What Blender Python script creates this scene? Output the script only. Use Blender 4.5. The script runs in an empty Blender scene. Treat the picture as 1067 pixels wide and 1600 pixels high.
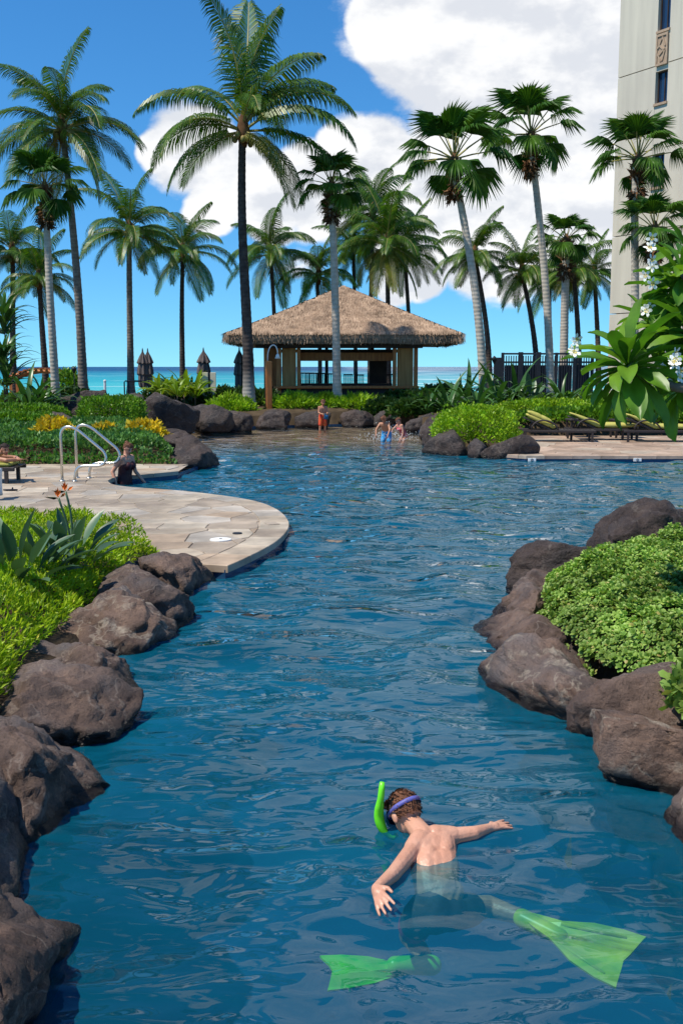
import bpy, bmesh, math, random
import numpy as np
from mathutils import Vector, Matrix, noise

scene = bpy.context.scene
col = scene.collection
R = math.radians
random.seed(7)
rng = np.random.default_rng(7)

# ------------------------------------------------------------------ camera
CAM_H = 2.2
PITCH = math.atan(227 / 1600)
cam_d = bpy.data.cameras.new('camera')
cam_d.sensor_fit = 'VERTICAL'; cam_d.sensor_height = 36.0; cam_d.lens = 36.0
cam_d.clip_start = 0.05; cam_d.clip_end = 60000
cam = bpy.data.objects.new('camera', cam_d); col.objects.link(cam)
cam.location = (0, 0, CAM_H); cam.rotation_euler = (R(90) - PITCH, 0, 0)
scene.camera = cam

# ------------------------------------------------------------------ light
SUN_EL, SUN_AZ = R(60), R(245)                      # azimuth clockwise from +Y
sun_dir = Vector((math.sin(SUN_AZ) * math.cos(SUN_EL), math.cos(SUN_AZ) * math.cos(SUN_EL), math.sin(SUN_EL)))
sl = bpy.data.lights.new('sun', 'SUN'); sl.energy = 4.9; sl.angle = R(0.6); sl.color = (1.0, 0.93, 0.80)
so = bpy.data.objects.new('sun', sl); col.objects.link(so)
so.rotation_euler = sun_dir.to_track_quat('Z', 'Y').to_euler(); so.location = (-20, -20, 40)

scene.view_settings.view_transform = 'Standard'
scene.view_settings.look = 'None'
scene.view_settings.gamma = 1.0
scene.view_settings.use_curve_mapping = False
scene.view_settings.exposure = 0.25

def P(x, y, z=0.0):
    """point at height z that the photograph shows at pixel x, y"""
    u = (x - 533.5) / 1600; v = (800 - y) / 1600
    dz = -math.sin(PITCH) + v * math.cos(PITCH); dy = math.cos(PITCH) + v * math.sin(PITCH)
    t = (z - CAM_H) / dz
    return Vector((u * t, dy * t, z))
def PY(x, y, Y):
    u = (x - 533.5) / 1600; v = (800 - y) / 1600
    dz = -math.sin(PITCH) + v * math.cos(PITCH); dy = math.cos(PITCH) + v * math.sin(PITCH)
    t = Y / dy
    return Vector((u * t, Y, CAM_H + dz * t))

# ------------------------------------------------------------------ world: clear trade-wind sky with cumulus
world = bpy.data.worlds.new('World'); scene.world = world; world.use_nodes = True
nt = world.node_tree; nt.nodes.clear()
def N(tree, t, **k):
    n = tree.nodes.new(t)
    for a, b in k.items(): setattr(n, a, b)
    return n
def sky_world():
    L = nt.links.new
    out = N(nt, 'ShaderNodeOutputWorld'); bg = N(nt, 'ShaderNodeBackground'); bg.inputs[1].default_value = 0.115
    L(bg.outputs[0], out.inputs[0])
    sky = N(nt, 'ShaderNodeTexSky', sky_type='NISHITA'); sky.sun_disc = False
    sky.sun_elevation = SUN_EL; sky.sun_rotation = SUN_AZ; sky.altitude = 0; sky.air_density = 1.0; sky.dust_density = 0.0; sky.ozone_density = 3.0
    tc0 = N(nt, 'ShaderNodeTexCoord'); lift = N(nt, 'ShaderNodeVectorMath', operation='ADD'); L(tc0.outputs['Generated'], lift.inputs[0]); lift.inputs[1].default_value = (0, 0, 0.06)
    nv = N(nt, 'ShaderNodeVectorMath', operation='NORMALIZE'); L(lift.outputs[0], nv.inputs[0]); L(nv.outputs[0], sky.inputs['Vector'])
    hs = N(nt, 'ShaderNodeHueSaturation'); hs.inputs['Saturation'].default_value = 1.18; hs.inputs['Value'].default_value = 1.15
    hs.inputs['Hue'].default_value = 0.497
    L(sky.outputs[0], hs.inputs['Color'])
    tint = N(nt, 'ShaderNodeMix', data_type='RGBA'); tint.blend_type = 'MULTIPLY'; tint.inputs[0].default_value = 1; tint.inputs[7].default_value = (0.46, 0.84, 1.05, 1)
    L(hs.outputs[0], tint.inputs[6])
    tc = N(nt, 'ShaderNodeTexCoord')
    def math_(op, a, b=None, c=None, clamp=False):
        m = N(nt, 'ShaderNodeMath', operation=op); m.use_clamp = clamp
        for i, q in enumerate((a, b, c)):
            if q is None: continue
            if isinstance(q, (int, float)): m.inputs[i].default_value = q
            else: L(q, m.inputs[i])
        return m.outputs[0]
    def smooth(v, a, b, o0=0.0, o1=1.0):
        m = N(nt, 'ShaderNodeMapRange', interpolation_type='SMOOTHSTEP')
        L(v, m.inputs[0]); m.inputs[1].default_value = a; m.inputs[2].default_value = b
        m.inputs[3].default_value = o0; m.inputs[4].default_value = o1
        return m.outputs[0]
    def scaled(vec, s, off=(0, 0, 0)):
        m = N(nt, 'ShaderNodeVectorMath', operation='MULTIPLY_ADD'); L(vec, m.inputs[0])
        m.inputs[1].default_value = s; m.inputs[2].default_value = off
        return m.outputs[0]
    def fbm(vec, scale, detail=8, rough=0.56):
        n = N(nt, 'ShaderNodeTexNoise'); n.inputs['Scale'].default_value = scale
        n.inputs['Detail'].default_value = detail; n.inputs['Roughness'].default_value = rough
        L(vec, n.inputs['Vector']); return n.outputs[0]
    d = tc.outputs['Generated']
    s0 = (1, 1, 1.7)
    n_main = fbm(scaled(d, s0), 9, 9, 0.58)
    n_off = fbm(scaled(d, s0, (sun_dir.x * 0.02, sun_dir.y * 0.02, sun_dir.z * 0.035)), 9, 5, 0.55)
    n_big = fbm(scaled(d, (1, 1, 2.2), (3.1, 1.7, 0.4)), 2.6, 3, 0.5)
    n_soft = fbm(scaled(d, s0, (5, 2, 1)), 5, 4, 0.5)
    bias = None
    blobs = [(780, -180, 320), (620, -420, 260), (930, -450, 320), (450, -700, 260), (760, 395, 70), (905, 390, 70), (655, 35, 115), (800, 60, 230), (940, 120, 220), (760, 170, 110), (860, 250, 190), (700, 290, 140), (780, 330, 160),
             (1010, 300, 180), (590, 260, 95), (545, 225, 60), (490, 300, 90), (430, 320, 70), (300, 235, 90), (250, 235, 45), (360, 275, 85),
             (330, 320, 55), (585, 30, 55), (640, 370, 80), (660, 430, 50), (620, 440, 45)]
    fwd = Vector((0, math.cos(PITCH), -math.sin(PITCH))); up = Vector((0, math.sin(PITCH), math.cos(PITCH)))
    for (bx, by, br) in blobs:
        c = (fwd + Vector((1, 0, 0)) * (bx - 533.5) / 1600 + up * (800 - by) / 1600).normalized()
        a = br / 1600 * 1.15
        dp = N(nt, 'ShaderNodeVectorMath', operation='DOT_PRODUCT'); L(d, dp.inputs[0]); dp.inputs[1].default_value = c
        nrm = N(nt, 'ShaderNodeVectorMath', operation='LENGTH'); L(d, nrm.inputs[0])
        v = smooth(math_('DIVIDE', dp.outputs['Value'], nrm.outputs['Value']), math.cos(a), math.cos(a * 0.3))
        bias = v if bias is None else math_('MAXIMUM', bias, v)
    gen = smooth(n_big, 0.57, 0.72)                      # scattered clouds over the rest of the sky
    bias = math_('MAXIMUM', bias, math_('MULTIPLY', gen, 0.9))
    dens = math_('ADD', math_('MULTIPLY', bias, 0.52), math_('MULTIPLY', n_main, 0.85))
    mask = smooth(dens, 0.66, 0.83)
    sep = N(nt, 'ShaderNodeSeparateXYZ'); L(d, sep.inputs[0])
    mask = math_('MULTIPLY', mask, smooth(sep.outputs[2], 0.0, 0.05))
    mask = math_('MULTIPLY', mask, 0.97)
    rel = math_('ADD', math_('MULTIPLY', math_('SUBTRACT', n_main, n_off), 4.5), 0.62)
    rel = math_('ADD', rel, math_('MULTIPLY', math_('SUBTRACT', n_soft, 0.5), 1.6))
    rel = smooth(rel, 0.1, 0.95)
    ramp = N(nt, 'ShaderNodeMix', data_type='RGBA')
    L(rel, ramp.inputs[0]); ramp.inputs[6].default_value = (5.7, 5.9, 6.3, 1); ramp.inputs[7].default_value = (7.6, 7.6, 7.6, 1)
    mix = N(nt, 'ShaderNodeMix', data_type='RGBA')
    L(mask, mix.inputs[0]); L(tint.outputs[2], mix.inputs[6]); L(ramp.outputs[2], mix.inputs[7])
    L(mix.outputs[2], bg.inputs[0])
sky_world()

# ------------------------------------------------------------------ helpers: objects
def mesh_of(name, V, F, mats, smooth=False, fm=None):
    me = bpy.data.meshes.new(name)
    V = np.asarray(V, dtype=np.float32)
    if isinstance(F, np.ndarray):
        n, k = F.shape
        me.vertices.add(len(V)); me.vertices.foreach_set('co', V.ravel())
        me.loops.add(n * k); me.loops.foreach_set('vertex_index', F.astype(np.int32).ravel())
        me.polygons.add(n); me.polygons.foreach_set('loop_start', np.arange(0, n * k, k, dtype=np.int32))
        try: me.polygons.foreach_set('loop_total', np.full(n, k, dtype=np.int32))
        except Exception: pass
        me.update(calc_edges=True)
    else:
        me.from_pydata([tuple(map(float, v)) for v in V], [], F)
    for m in (mats if isinstance(mats, (list, tuple)) else [mats]): me.materials.append(m)
    if fm is not None: me.polygons.foreach_set('material_index', np.asarray(fm, dtype=np.int32))
    if smooth: me.polygons.foreach_set('use_smooth', np.ones(len(me.polygons), dtype=bool))
    me.update(); me.validate()
    return me
def link(name, me, parent=None, loc=None, rot=None, scale=None):
    o = bpy.data.objects.new(name, me); col.objects.link(o)
    if parent: o.parent = parent
    if loc is not None: o.location = loc
    if rot is not None: o.rotation_euler = rot
    if scale is not None: o.scale = (scale,) * 3 if isinstance(scale, (int, float)) else scale
    return o
def tag(o, label, cat, group=None):
    o['label'] = label; o['category'] = cat
    if group: o['group'] = group
    return o
def thing(name, label, cat, loc=(0, 0, 0), rz=0.0, group=None):
    o = link(name, None, loc=loc, rot=(0, 0, rz)); o.empty_display_size = 0.1
    return tag(o, label, cat, group)
def kind(o, k): o['kind'] = k; return o

class MB:
    """collects shapes into one mesh"""
    def __init__(s): s.v = []; s.f = []; s.m = []
    def add(s, V, F, mi=0):
        b = len(s.v); s.v.extend([tuple(q) for q in V]); s.f.extend([tuple(b + i for i in f) for f in F]); s.m.extend([mi] * len(F)); return s
    def box(s, c, size, rz=0.0, mi=0, tilt=None, bev=0.0):
        bm = bmesh.new(); bmesh.ops.create_cube(bm, size=1)
        for v in bm.verts: v.co = Vector((v.co.x * size[0], v.co.y * size[1], v.co.z * size[2]))
        if bev: bmesh.ops.bevel(bm, geom=bm.edges[:], offset=bev, segments=1, affect='EDGES')
        M = Matrix.Rotation(rz, 3, 'Z')
        if tilt is not None: M = M @ Matrix.Rotation(tilt[1], 3, tilt[0])
        bm.verts.index_update()
        V = [Vector(c) + M @ v.co for v in bm.verts]; F = [[v.index for v in f.verts] for f in bm.faces]; bm.free()
        return s.add(V, F, mi)
    def tube(s, pts, rad, n=8, mi=0, caps=True):
        pts = [Vector(p) for p in pts]
        if not isinstance(rad, (list, tuple)): rad = [rad] * len(pts)
        V = []; F = []; ref = Vector((0, 0, 1)) if abs((pts[1] - pts[0]).normalized().z) < 0.9 else Vector((0.9, 0.44, 0))
        side = None
        for i, p in enumerate(pts):
            t = (pts[min(i + 1, len(pts) - 1)] - pts[max(i - 1, 0)]).normalized()
            if side is None: side = t.cross(ref).normalized()
            else: side = (side - t * side.dot(t)).normalized()
            w = t.cross(side)
            for k in range(n):
                a = 2 * math.pi * k / n
                V.append(p + (side * math.cos(a) + w * math.sin(a)) * rad[i])
        for i in range(len(pts) - 1):
            for k in range(n): F.append((i * n + k, i * n + (k + 1) % n, (i + 1) * n + (k + 1) % n, (i + 1) * n + k))
        if caps: F.append(tuple(range(n))[::-1]); F.append(tuple((len(pts) - 1) * n + k for k in range(n)))
        return s.add(V, F, mi)
    def lathe(s, prof, c=(0, 0, 0), n=16, mi=0):
        c = Vector(c); V = []; F = []
        for (r, z) in prof:
            for k in range(n):
                a = 2 * math.pi * k / n; V.append(c + Vector((r * math.cos(a), r * math.sin(a), z)))
        for i in range(len(prof) - 1):
            for k in range(n): F.append((i * n + k, i * n + (k + 1) % n, (i + 1) * n + (k + 1) % n, (i + 1) * n + k))
        F.append(tuple(range(n))[::-1]); F.append(tuple((len(prof) - 1) * n + k for k in range(n)))
        return s.add(V, F, mi)
    def ball(s, c, r, rot=None, seg=14, ring=9, mi=0):
        r = (r, r, r) if isinstance(r, (int, float)) else r
        V = []; F = []; c = Vector(c)
        for i in range(ring + 1):
            th = math.pi * i / ring
            for k in range(seg):
                a = 2 * math.pi * k / seg
                q = Vector((r[0] * math.sin(th) * math.cos(a), r[1] * math.sin(th) * math.sin(a), r[2] * math.cos(th)))
                if rot is not None: q = rot @ q
                V.append(c + q)
        for i in range(ring):
            for k in range(seg): F.append((i * seg + k, (i + 1) * seg + k, (i + 1) * seg + (k + 1) % seg, i * seg + (k + 1) % seg))
        return s.add(V, F, mi)
    def limb(s, p0, r0, p1, r1, mi=0):
        """tapered limb with rounded ends"""
        p0 = Vector(p0); p1 = Vector(p1); d = (p1 - p0).normalized(); pts = []; rr = []
        for a in (80, 60, 40, 20): pts.append(p0 - d * r0 * math.sin(R(a))); rr.append(r0 * math.cos(R(a)))
        for k in range(5): pts.append(p0.lerp(p1, k / 4)); rr.append(r0 + (r1 - r0) * k / 4)
        for a in (20, 40, 60, 80): pts.append(p1 + d * r1 * math.sin(R(a))); rr.append(r1 * math.cos(R(a)))
        return s.tube(pts, rr, 12, mi)
    def mesh(s, name, mats, smooth=False): return mesh_of(name, s.v, s.f, mats, smooth, s.m if isinstance(mats, (list, tuple)) else None)
    def build(s, name, mats, parent=None, smooth=False, **k): return link(name, s.mesh(name, mats, smooth), parent, **k)

def bezier(p0, p1, p2, p3, n):
    p0, p1, p2, p3 = map(Vector, (p0, p1, p2, p3)); o = []
    for i in range(n + 1):
        t = i / n; o.append(p0 * (1 - t) ** 3 + p1 * 3 * t * (1 - t) ** 2 + p2 * 3 * t * t * (1 - t) + p3 * t ** 3)
    return o

# ------------------------------------------------------------------ helpers: materials
MATS = {}
def base_mat(name):
    m = bpy.data.materials.new(name); m.use_nodes = True
    t = m.node_tree; b = t.nodes['Principled BSDF']
    return m, t, b
def pmat(name, c1, c2=None, scale=6.0, rough=0.7, bump=0.0, bscale=30.0, spec=0.4, metal=0.0, detail=6, lo=0.35, hi=0.65, stretch=None, c3=None, c3scale=2.0, c3lo=0.55, c3hi=0.7):
    m, t, b = base_mat(name); L = t.links.new
    b.inputs['Roughness'].default_value = rough; b.inputs['Metallic'].default_value = metal
    b.inputs['Specular IOR Level'].default_value = spec
    tc = N(t, 'ShaderNodeTexCoord'); vec = tc.outputs['Object']
    if stretch:
        mp = N(t, 'ShaderNodeMapping'); mp.inputs['Scale'].default_value = stretch; L(vec, mp.inputs[0]); vec = mp.outputs[0]
    def nz(s, dt=detail):
        n = N(t, 'ShaderNodeTexNoise'); n.inputs['Scale'].default_value = s; n.inputs['Detail'].default_value = dt; L(vec, n.inputs['Vector']); return n
    if c2 is None: c2 = tuple(q * 0.82 for q in c1)
    n1 = nz(scale); mr = N(t, 'ShaderNodeMapRange'); L(n1.outputs[0], mr.inputs[0]); mr.inputs[1].default_value = lo; mr.inputs[2].default_value = hi
    mx = N(t, 'ShaderNodeMix', data_type='RGBA'); L(mr.outputs[0], mx.inputs[0]); mx.inputs[6].default_value = (*c1, 1); mx.inputs[7].default_value = (*c2, 1)
    outc = mx.outputs[2]
    if c3:
        n3 = nz(c3scale); m3 = N(t, 'ShaderNodeMapRange'); L(n3.outputs[0], m3.inputs[0]); m3.inputs[1].default_value = c3lo; m3.inputs[2].default_value = c3hi
        x3 = N(t, 'ShaderNodeMix', data_type='RGBA'); L(m3.outputs[0], x3.inputs[0]); L(outc, x3.inputs[6]); x3.inputs[7].default_value = (*c3, 1); outc = x3.outputs[2]
    L(outc, b.inputs['Base Color'])
    if bump:
        n2 = nz(bscale); bp = N(t, 'ShaderNodeBump'); bp.inputs['Strength'].default_value = bump; bp.inputs['Distance'].default_value = 0.02
        L(n2.outputs[0], bp.inputs['Height']); L(bp.outputs[0], b.inputs['Normal'])
    MATS[name] = m
    return m
def leafmat(name, c1, c2, c3=None, trans=0.3, rough=0.45, spec=0.35, objrand=False):
    """foliage: each leaf its own tint, some light passes through"""
    m, t, b = base_mat(name); L = t.links.new
    g = N(t, 'ShaderNodeNewGeometry'); r = g.outputs['Random Per Island']
    if objrand:
        oi = N(t, 'ShaderNodeObjectInfo'); r = oi.outputs['Random']
    cr = N(t, 'ShaderNodeValToRGB'); L(r, cr.inputs[0])
    cr.color_ramp.elements[0].color = (*c1, 1); cr.color_ramp.elements[1].color = (*c2, 1)
    if c3:
        cr.color_ramp.elements[1].position = 0.93
        e = cr.color_ramp.elements.new(1.0); e.color = (*c3, 1)
    tcl = N(t, 'ShaderNodeTexCoord'); npz = N(t, 'ShaderNodeTexNoise'); npz.inputs['Scale'].default_value = 2.2; npz.inputs['Detail'].default_value = 5; L(tcl.outputs['Object'], npz.inputs['Vector'])
    pr_ = N(t, 'ShaderNodeMapRange'); L(npz.outputs[0], pr_.inputs[0]); pr_.inputs[1].default_value = 0.32; pr_.inputs[2].default_value = 0.68; pr_.inputs[3].default_value = 0.62; pr_.inputs[4].default_value = 1.28
    pv = N(t, 'ShaderNodeVectorMath', operation='SCALE'); L(cr.outputs[0], pv.inputs[0]); L(pr_.outputs[0], pv.inputs['Scale'])
    class _o: outputs = [pv.outputs[0]]
    cr = _o
    L(cr.outputs[0], b.inputs['Base Color']); b.inputs['Roughness'].default_value = rough; b.inputs['Specular IOR Level'].default_value = spec
    tr = N(t, 'ShaderNodeBsdfTranslucent'); mu = N(t, 'ShaderNodeMix', data_type='RGBA'); mu.blend_type = 'MULTIPLY'; mu.inputs[0].default_value = 1
    L(cr.outputs[0], mu.inputs[6]); mu.inputs[7].default_value = (1.0, 1.1, 0.45, 1); L(mu.outputs[2], tr.inputs[0])
    ms = N(t, 'ShaderNodeMixShader'); ms.inputs[0].default_value = trans
    L(b.outputs[0], ms.inputs[1]); L(tr.outputs[0], ms.inputs[2]); L(ms.outputs[0], t.nodes['Material Output'].inputs[0])
    MATS[name] = m
    return m

M_soil = pmat('soil', (0.05, 0.035, 0.022), (0.09, 0.065, 0.04), 3, 0.95, 0.6, 40, 0.1)
M_rock = pmat('lava_rock', (0.060, 0.036, 0.029), (0.165, 0.112, 0.090), 3.2, 0.7, 1.0, 22, 0.4, lo=0.34, hi=0.66, c3=(0.24, 0.205, 0.19), c3scale=5.5, c3lo=0.58, c3hi=0.8, detail=10)
M_rock_dark = pmat('dark_lava_rock', (0.028, 0.024, 0.026), (0.075, 0.062, 0.062), 2.5, 0.75, 1.0, 18, 0.35, c3=(0.16, 0.145, 0.14), c3scale=2.2, c3lo=0.6, c3hi=0.75)
M_rock_pale = pmat('pale_crusted_rock', (0.07, 0.045, 0.037), (0.18, 0.13, 0.108), 3.0, 0.7, 1.0, 22, 0.4, lo=0.34, hi=0.66, c3=(0.40, 0.36, 0.31), c3scale=4.2, c3lo=0.57, c3hi=0.75, detail=10)
M_wood = pmat('red_brown_timber', (0.56, 0.20, 0.055), (0.40, 0.125, 0.035), 2, 0.55, 0.3, 20, 0.3, stretch=(6, 6, 0.7))
M_darkwood = pmat('dark_timber', (0.055, 0.03, 0.02), (0.03, 0.016, 0.012), 3, 0.6, 0.2, 20, 0.3)
M_panel = pmat('tan_panel', (0.52, 0.235, 0.075), (0.38, 0.16, 0.045), 1.6, 0.65, 0.2, 30, 0.3, stretch=(7, 7, 0.5))
M_black = pmat('black_metal', (0.014, 0.016, 0.022), (0.02, 0.022, 0.03), 4, 0.5)
M_furn = pmat('espresso_wicker', (0.022, 0.018, 0.018), (0.04, 0.03, 0.028), 40, 0.5, 0.4, 120, 0.4)
M_steel = pmat('brushed_steel', (0.72, 0.7, 0.64), (0.6, 0.58, 0.52), 5, 0.25, metal=0.9)
M_cushion = pmat('yellow_green_cushion', (0.46, 0.42, 0.11), (0.38, 0.36, 0.08), 8, 0.8, 0.3, 60, 0.2)
M_white = pmat('white_paint', (0.78, 0.78, 0.75), (0.68, 0.68, 0.66), 8, 0.5)
M_cream = pmat('cream_board', (0.62, 0.57, 0.42), (0.55, 0.5, 0.36), 5, 0.6)
M_canvas = pmat('grey_brown_canvas', (0.11, 0.09, 0.085), (0.15, 0.125, 0.115), 6, 0.9, 0.3, 40, 0.1)
M_stucco = pmat('pale_stucco', (0.60, 0.55, 0.45), (0.46, 0.42, 0.35), 1.2, 0.9, 0.25, 60, 0.15, stretch=(1.6, 1.6, 0.16), lo=0.3, hi=0.75)
M_trim = pmat('carved_stone', (0.42, 0.31, 0.22), (0.34, 0.24, 0.17), 5, 0.85, 0.4, 30, 0.15)
M_skin = pmat('skin', (0.56, 0.30, 0.205), (0.49, 0.235, 0.15), 9, 0.42, 0.25, 45, spec=0.45)
M_skin_tan = pmat('tanned_skin', (0.45, 0.22, 0.13), (0.38, 0.17, 0.095), 14, 0.5)
M_lip = pmat('lip', (0.35, 0.09, 0.08)); M_eye = pmat('eye', (0.02, 0.015, 0.012), rough=0.3)
M_hair = pmat('brown_hair', (0.10, 0.038, 0.018), (0.19, 0.08, 0.04), 30, 0.6, 0.8, 90, 0.3)
M_hair_d = pmat('dark_hair', (0.022, 0.013, 0.01), (0.045, 0.025, 0.018), 30, 0.55, 0.8, 90, 0.3)
M_maroon = pmat('maroon_swimsuit', (0.05, 0.008, 0.012), (0.035, 0.005, 0.009), 20, 0.6)
M_neon = pmat('neon_green_rubber', (0.17, 0.82, 0.02), (0.10, 0.62, 0.015), 8, 0.35, spec=0.5)
M_neony = pmat('lime_yellow_rubber', (0.85, 0.86, 0.03), (0.36, 0.55, 0.02), 6, 0.35, spec=0.5)  # two-tone mottling in the colour imitates refraction by the water
M_strap = pmat('violet_strap', (0.12, 0.13, 0.42), (0.09, 0.09, 0.32), 20, 0.5)
M_shorts = pmat('dark_patterned_cloth', (0.018, 0.025, 0.04), (0.05, 0.06, 0.08), 14, 0.8)
M_pink = pmat('pink_trim', (0.55, 0.03, 0.16)); M_red = pmat('red_shorts', (0.62, 0.03, 0.02), (0.55, 0.12, 0.02), 9, 0.75)
M_blue = pmat('blue_shorts', (0.02, 0.22, 0.55), (0.03, 0.3, 0.6), 9, 0.75); M_lime = pmat('lime_band', (0.45, 0.65, 0.05))
M_navy = pmat('navy_cloth', (0.015, 0.03, 0.08), (0.02, 0.12, 0.2), 8, 0.75); M_rose = pmat('rose_cloth', (0.5, 0.12, 0.14), (0.4, 0.06, 0.1), 12, 0.75)
M_glass = pmat('window_glass', (0.012, 0.03, 0.07), (0.01, 0.022, 0.05), 1, 0.08, spec=0.8)
M_tile = pmat('blue_waterline_tile', (0.012, 0.045, 0.11), (0.018, 0.07, 0.15), 9, 0.25)
M_coping = pmat('coping_stone', (0.42, 0.34, 0.25), (0.33, 0.255, 0.185), 5, 0.7, 0.25, 50, 0.25)
M_grout = pmat('mortar', (0.36, 0.30, 0.24), (0.29, 0.24, 0.19), 8, 0.9)
def stone_mat(name, tints):
    m, t, b = base_mat(name); L = t.links.new
    oi = N(t, 'ShaderNodeObjectInfo'); cr = N(t, 'ShaderNodeValToRGB'); L(oi.outputs['Random'], cr.inputs[0])
    cr.color_ramp.interpolation = 'CONSTANT'
    for i, c in enumerate(tints):
        e = cr.color_ramp.elements[i] if i < 2 else cr.color_ramp.elements.new(0.5)
        e.position = i / len(tints); e.color = (*c, 1)
    tc = N(t, 'ShaderNodeTexCoord'); n = N(t, 'ShaderNodeTexNoise'); n.inputs['Scale'].default_value = 4; n.inputs['Detail'].default_value = 8; L(tc.outputs['Object'], n.inputs[0])
    mr = N(t, 'ShaderNodeMapRange'); L(n.outputs[0], mr.inputs[0]); mr.inputs[1].default_value = 0.3; mr.inputs[2].default_value = 0.7; mr.inputs[3].default_value = 0.72; mr.inputs[4].default_value = 1.15
    mu = N(t, 'ShaderNodeVectorMath', operation='SCALE'); ge = N(t, 'ShaderNodeNewGeometry'); ns = N(t, 'ShaderNodeTexNoise'); ns.inputs['Scale'].default_value = 0.9; ns.inputs['Detail'].default_value = 6; ns.inputs['Roughness'].default_value = 0.62; L(ge.outputs['Position'], ns.inputs['Vector']); ms_ = N(t, 'ShaderNodeMapRange'); L(ns.outputs[0], ms_.inputs[0]); ms_.inputs[1].default_value = 0.42; ms_.inputs[2].default_value = 0.62; ms_.inputs[3].default_value = 0.72; ms_.inputs[4].default_value = 1.06; mm = N(t, 'ShaderNodeMath', operation='MULTIPLY'); L(mr.outputs[0], mm.inputs[0]); L(ms_.outputs[0], mm.inputs[1]); L(cr.outputs[0], mu.inputs[0]); L(mm.outputs[0], mu.inputs['Scale']); L(mu.outputs[0], b.inputs['Base Color'])
    b.inputs['Roughness'].default_value = 0.6; b.inputs['Specular IOR Level'].default_value = 0.35
    bp = N(t, 'ShaderNodeBump'); bp.inputs['Strength'].default_value = 0.3; bp.inputs['Distance'].default_value = 0.01; L(n.outputs[0], bp.inputs['Height']); L(bp.outputs[0], b.inputs['Normal'])
    return m
M_flag = stone_mat('sandstone_flag', [(0.44, 0.36, 0.27), (0.40, 0.30, 0.21), (0.47, 0.40, 0.31), (0.36, 0.29, 0.22), (0.42, 0.37, 0.31), (0.46, 0.35, 0.25)])
M_flag_pink = stone_mat('rosy_flag', [(0.42, 0.30, 0.22), (0.46, 0.34, 0.26), (0.38, 0.27, 0.20), (0.44, 0.36, 0.28)])

M_frond = leafmat('coconut_frond', (0.026, 0.09, 0.009), (0.10, 0.19, 0.014), (0.26, 0.23, 0.03), 0.32, 0.4, 0.4)
M_frond_y = leafmat('yellowing_frond', (0.09, 0.12, 0.012), (0.20, 0.19, 0.025), (0.26, 0.17, 0.03), 0.3)
M_fan = leafmat('fan_leaf', (0.02, 0.085, 0.009), (0.07, 0.16, 0.014), None, 0.25, 0.5, 0.25, True)
M_stalk = pmat('palm_stalk', (0.22, 0.22, 0.05), (0.3, 0.25, 0.07), 4, 0.6)
M_fibre = leafmat('dead_palm_fibre', (0.07, 0.032, 0.016), (0.2, 0.11, 0.055), None, 0.05, 0.9, 0.1)
M_coco = pmat('coconut_husk', (0.25, 0.15, 0.05), (0.16, 0.17, 0.04), 5, 0.6)
M_hedge = leafmat('lime_hedge_leaf', (0.16, 0.31, 0.012), (0.34, 0.52, 0.025), (0.46, 0.54, 0.05), 0.35)
M_hedge_mid = leafmat('mid_green_leaf', (0.075, 0.19, 0.014), (0.17, 0.33, 0.022), (0.27, 0.38, 0.05), 0.3)
M_lime = leafmat('lime_groundcover_leaf', (0.20, 0.36, 0.012), (0.42, 0.56, 0.02), (0.55, 0.52, 0.03), 0.4)
M_limeband = pmat('lime_cloth', (0.45, 0.65, 0.05))
M_naupaka = leafmat('beach_naupaka_leaf', (0.16, 0.30, 0.05), (0.36, 0.50, 0.11), (0.42, 0.32, 0.11), 0.28, 0.5)
M_ground_g = leafmat('blue_green_cover_leaf', (0.06, 0.17, 0.035), (0.14, 0.29, 0.06), None, 0.3)
M_yellow = leafmat('yellow_croton_leaf', (0.65, 0.42, 0.01), (0.75, 0.58, 0.04), (0.3, 0.35, 0.03), 0.3)
M_dark_leaf = leafmat('dark_shrub_leaf', (0.018, 0.05, 0.01), (0.05, 0.11, 0.016), (0.12, 0.16, 0.03), 0.25)
M_strapleaf = leafmat('strap_leaf', (0.025, 0.085, 0.018), (0.06, 0.15, 0.03), None, 0.25, 0.35, 0.5, True)
M_strapgrey = leafmat('grey_green_strap_leaf', (0.05, 0.11, 0.06), (0.09, 0.17, 0.085), None, 0.2, 0.4, 0.45, True)
M_straplime = leafmat('lime_strap_leaf', (0.13, 0.24, 0.015), (0.26, 0.34, 0.03), None, 0.35, 0.4, 0.4, True)
M_plum = leafmat('plumeria_leaf', (0.06, 0.17, 0.014), (0.17, 0.32, 0.028), None, 0.4, 0.38, 0.4, True)
M_petal = pmat('white_petal', (0.82, 0.82, 0.76), (0.78, 0.78, 0.7), 10, 0.6); M_petal_y = pmat('yellow_throat', (0.8, 0.6, 0.08))
M_orange = pmat('orange_bract', (0.85, 0.22, 0.02), (0.75, 0.12, 0.02), 8, 0.5)
M_bark = pmat('grey_bark', (0.14, 0.12, 0.1), (0.2, 0.175, 0.15), 6, 0.85, 0.5, 30, 0.2)

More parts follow.
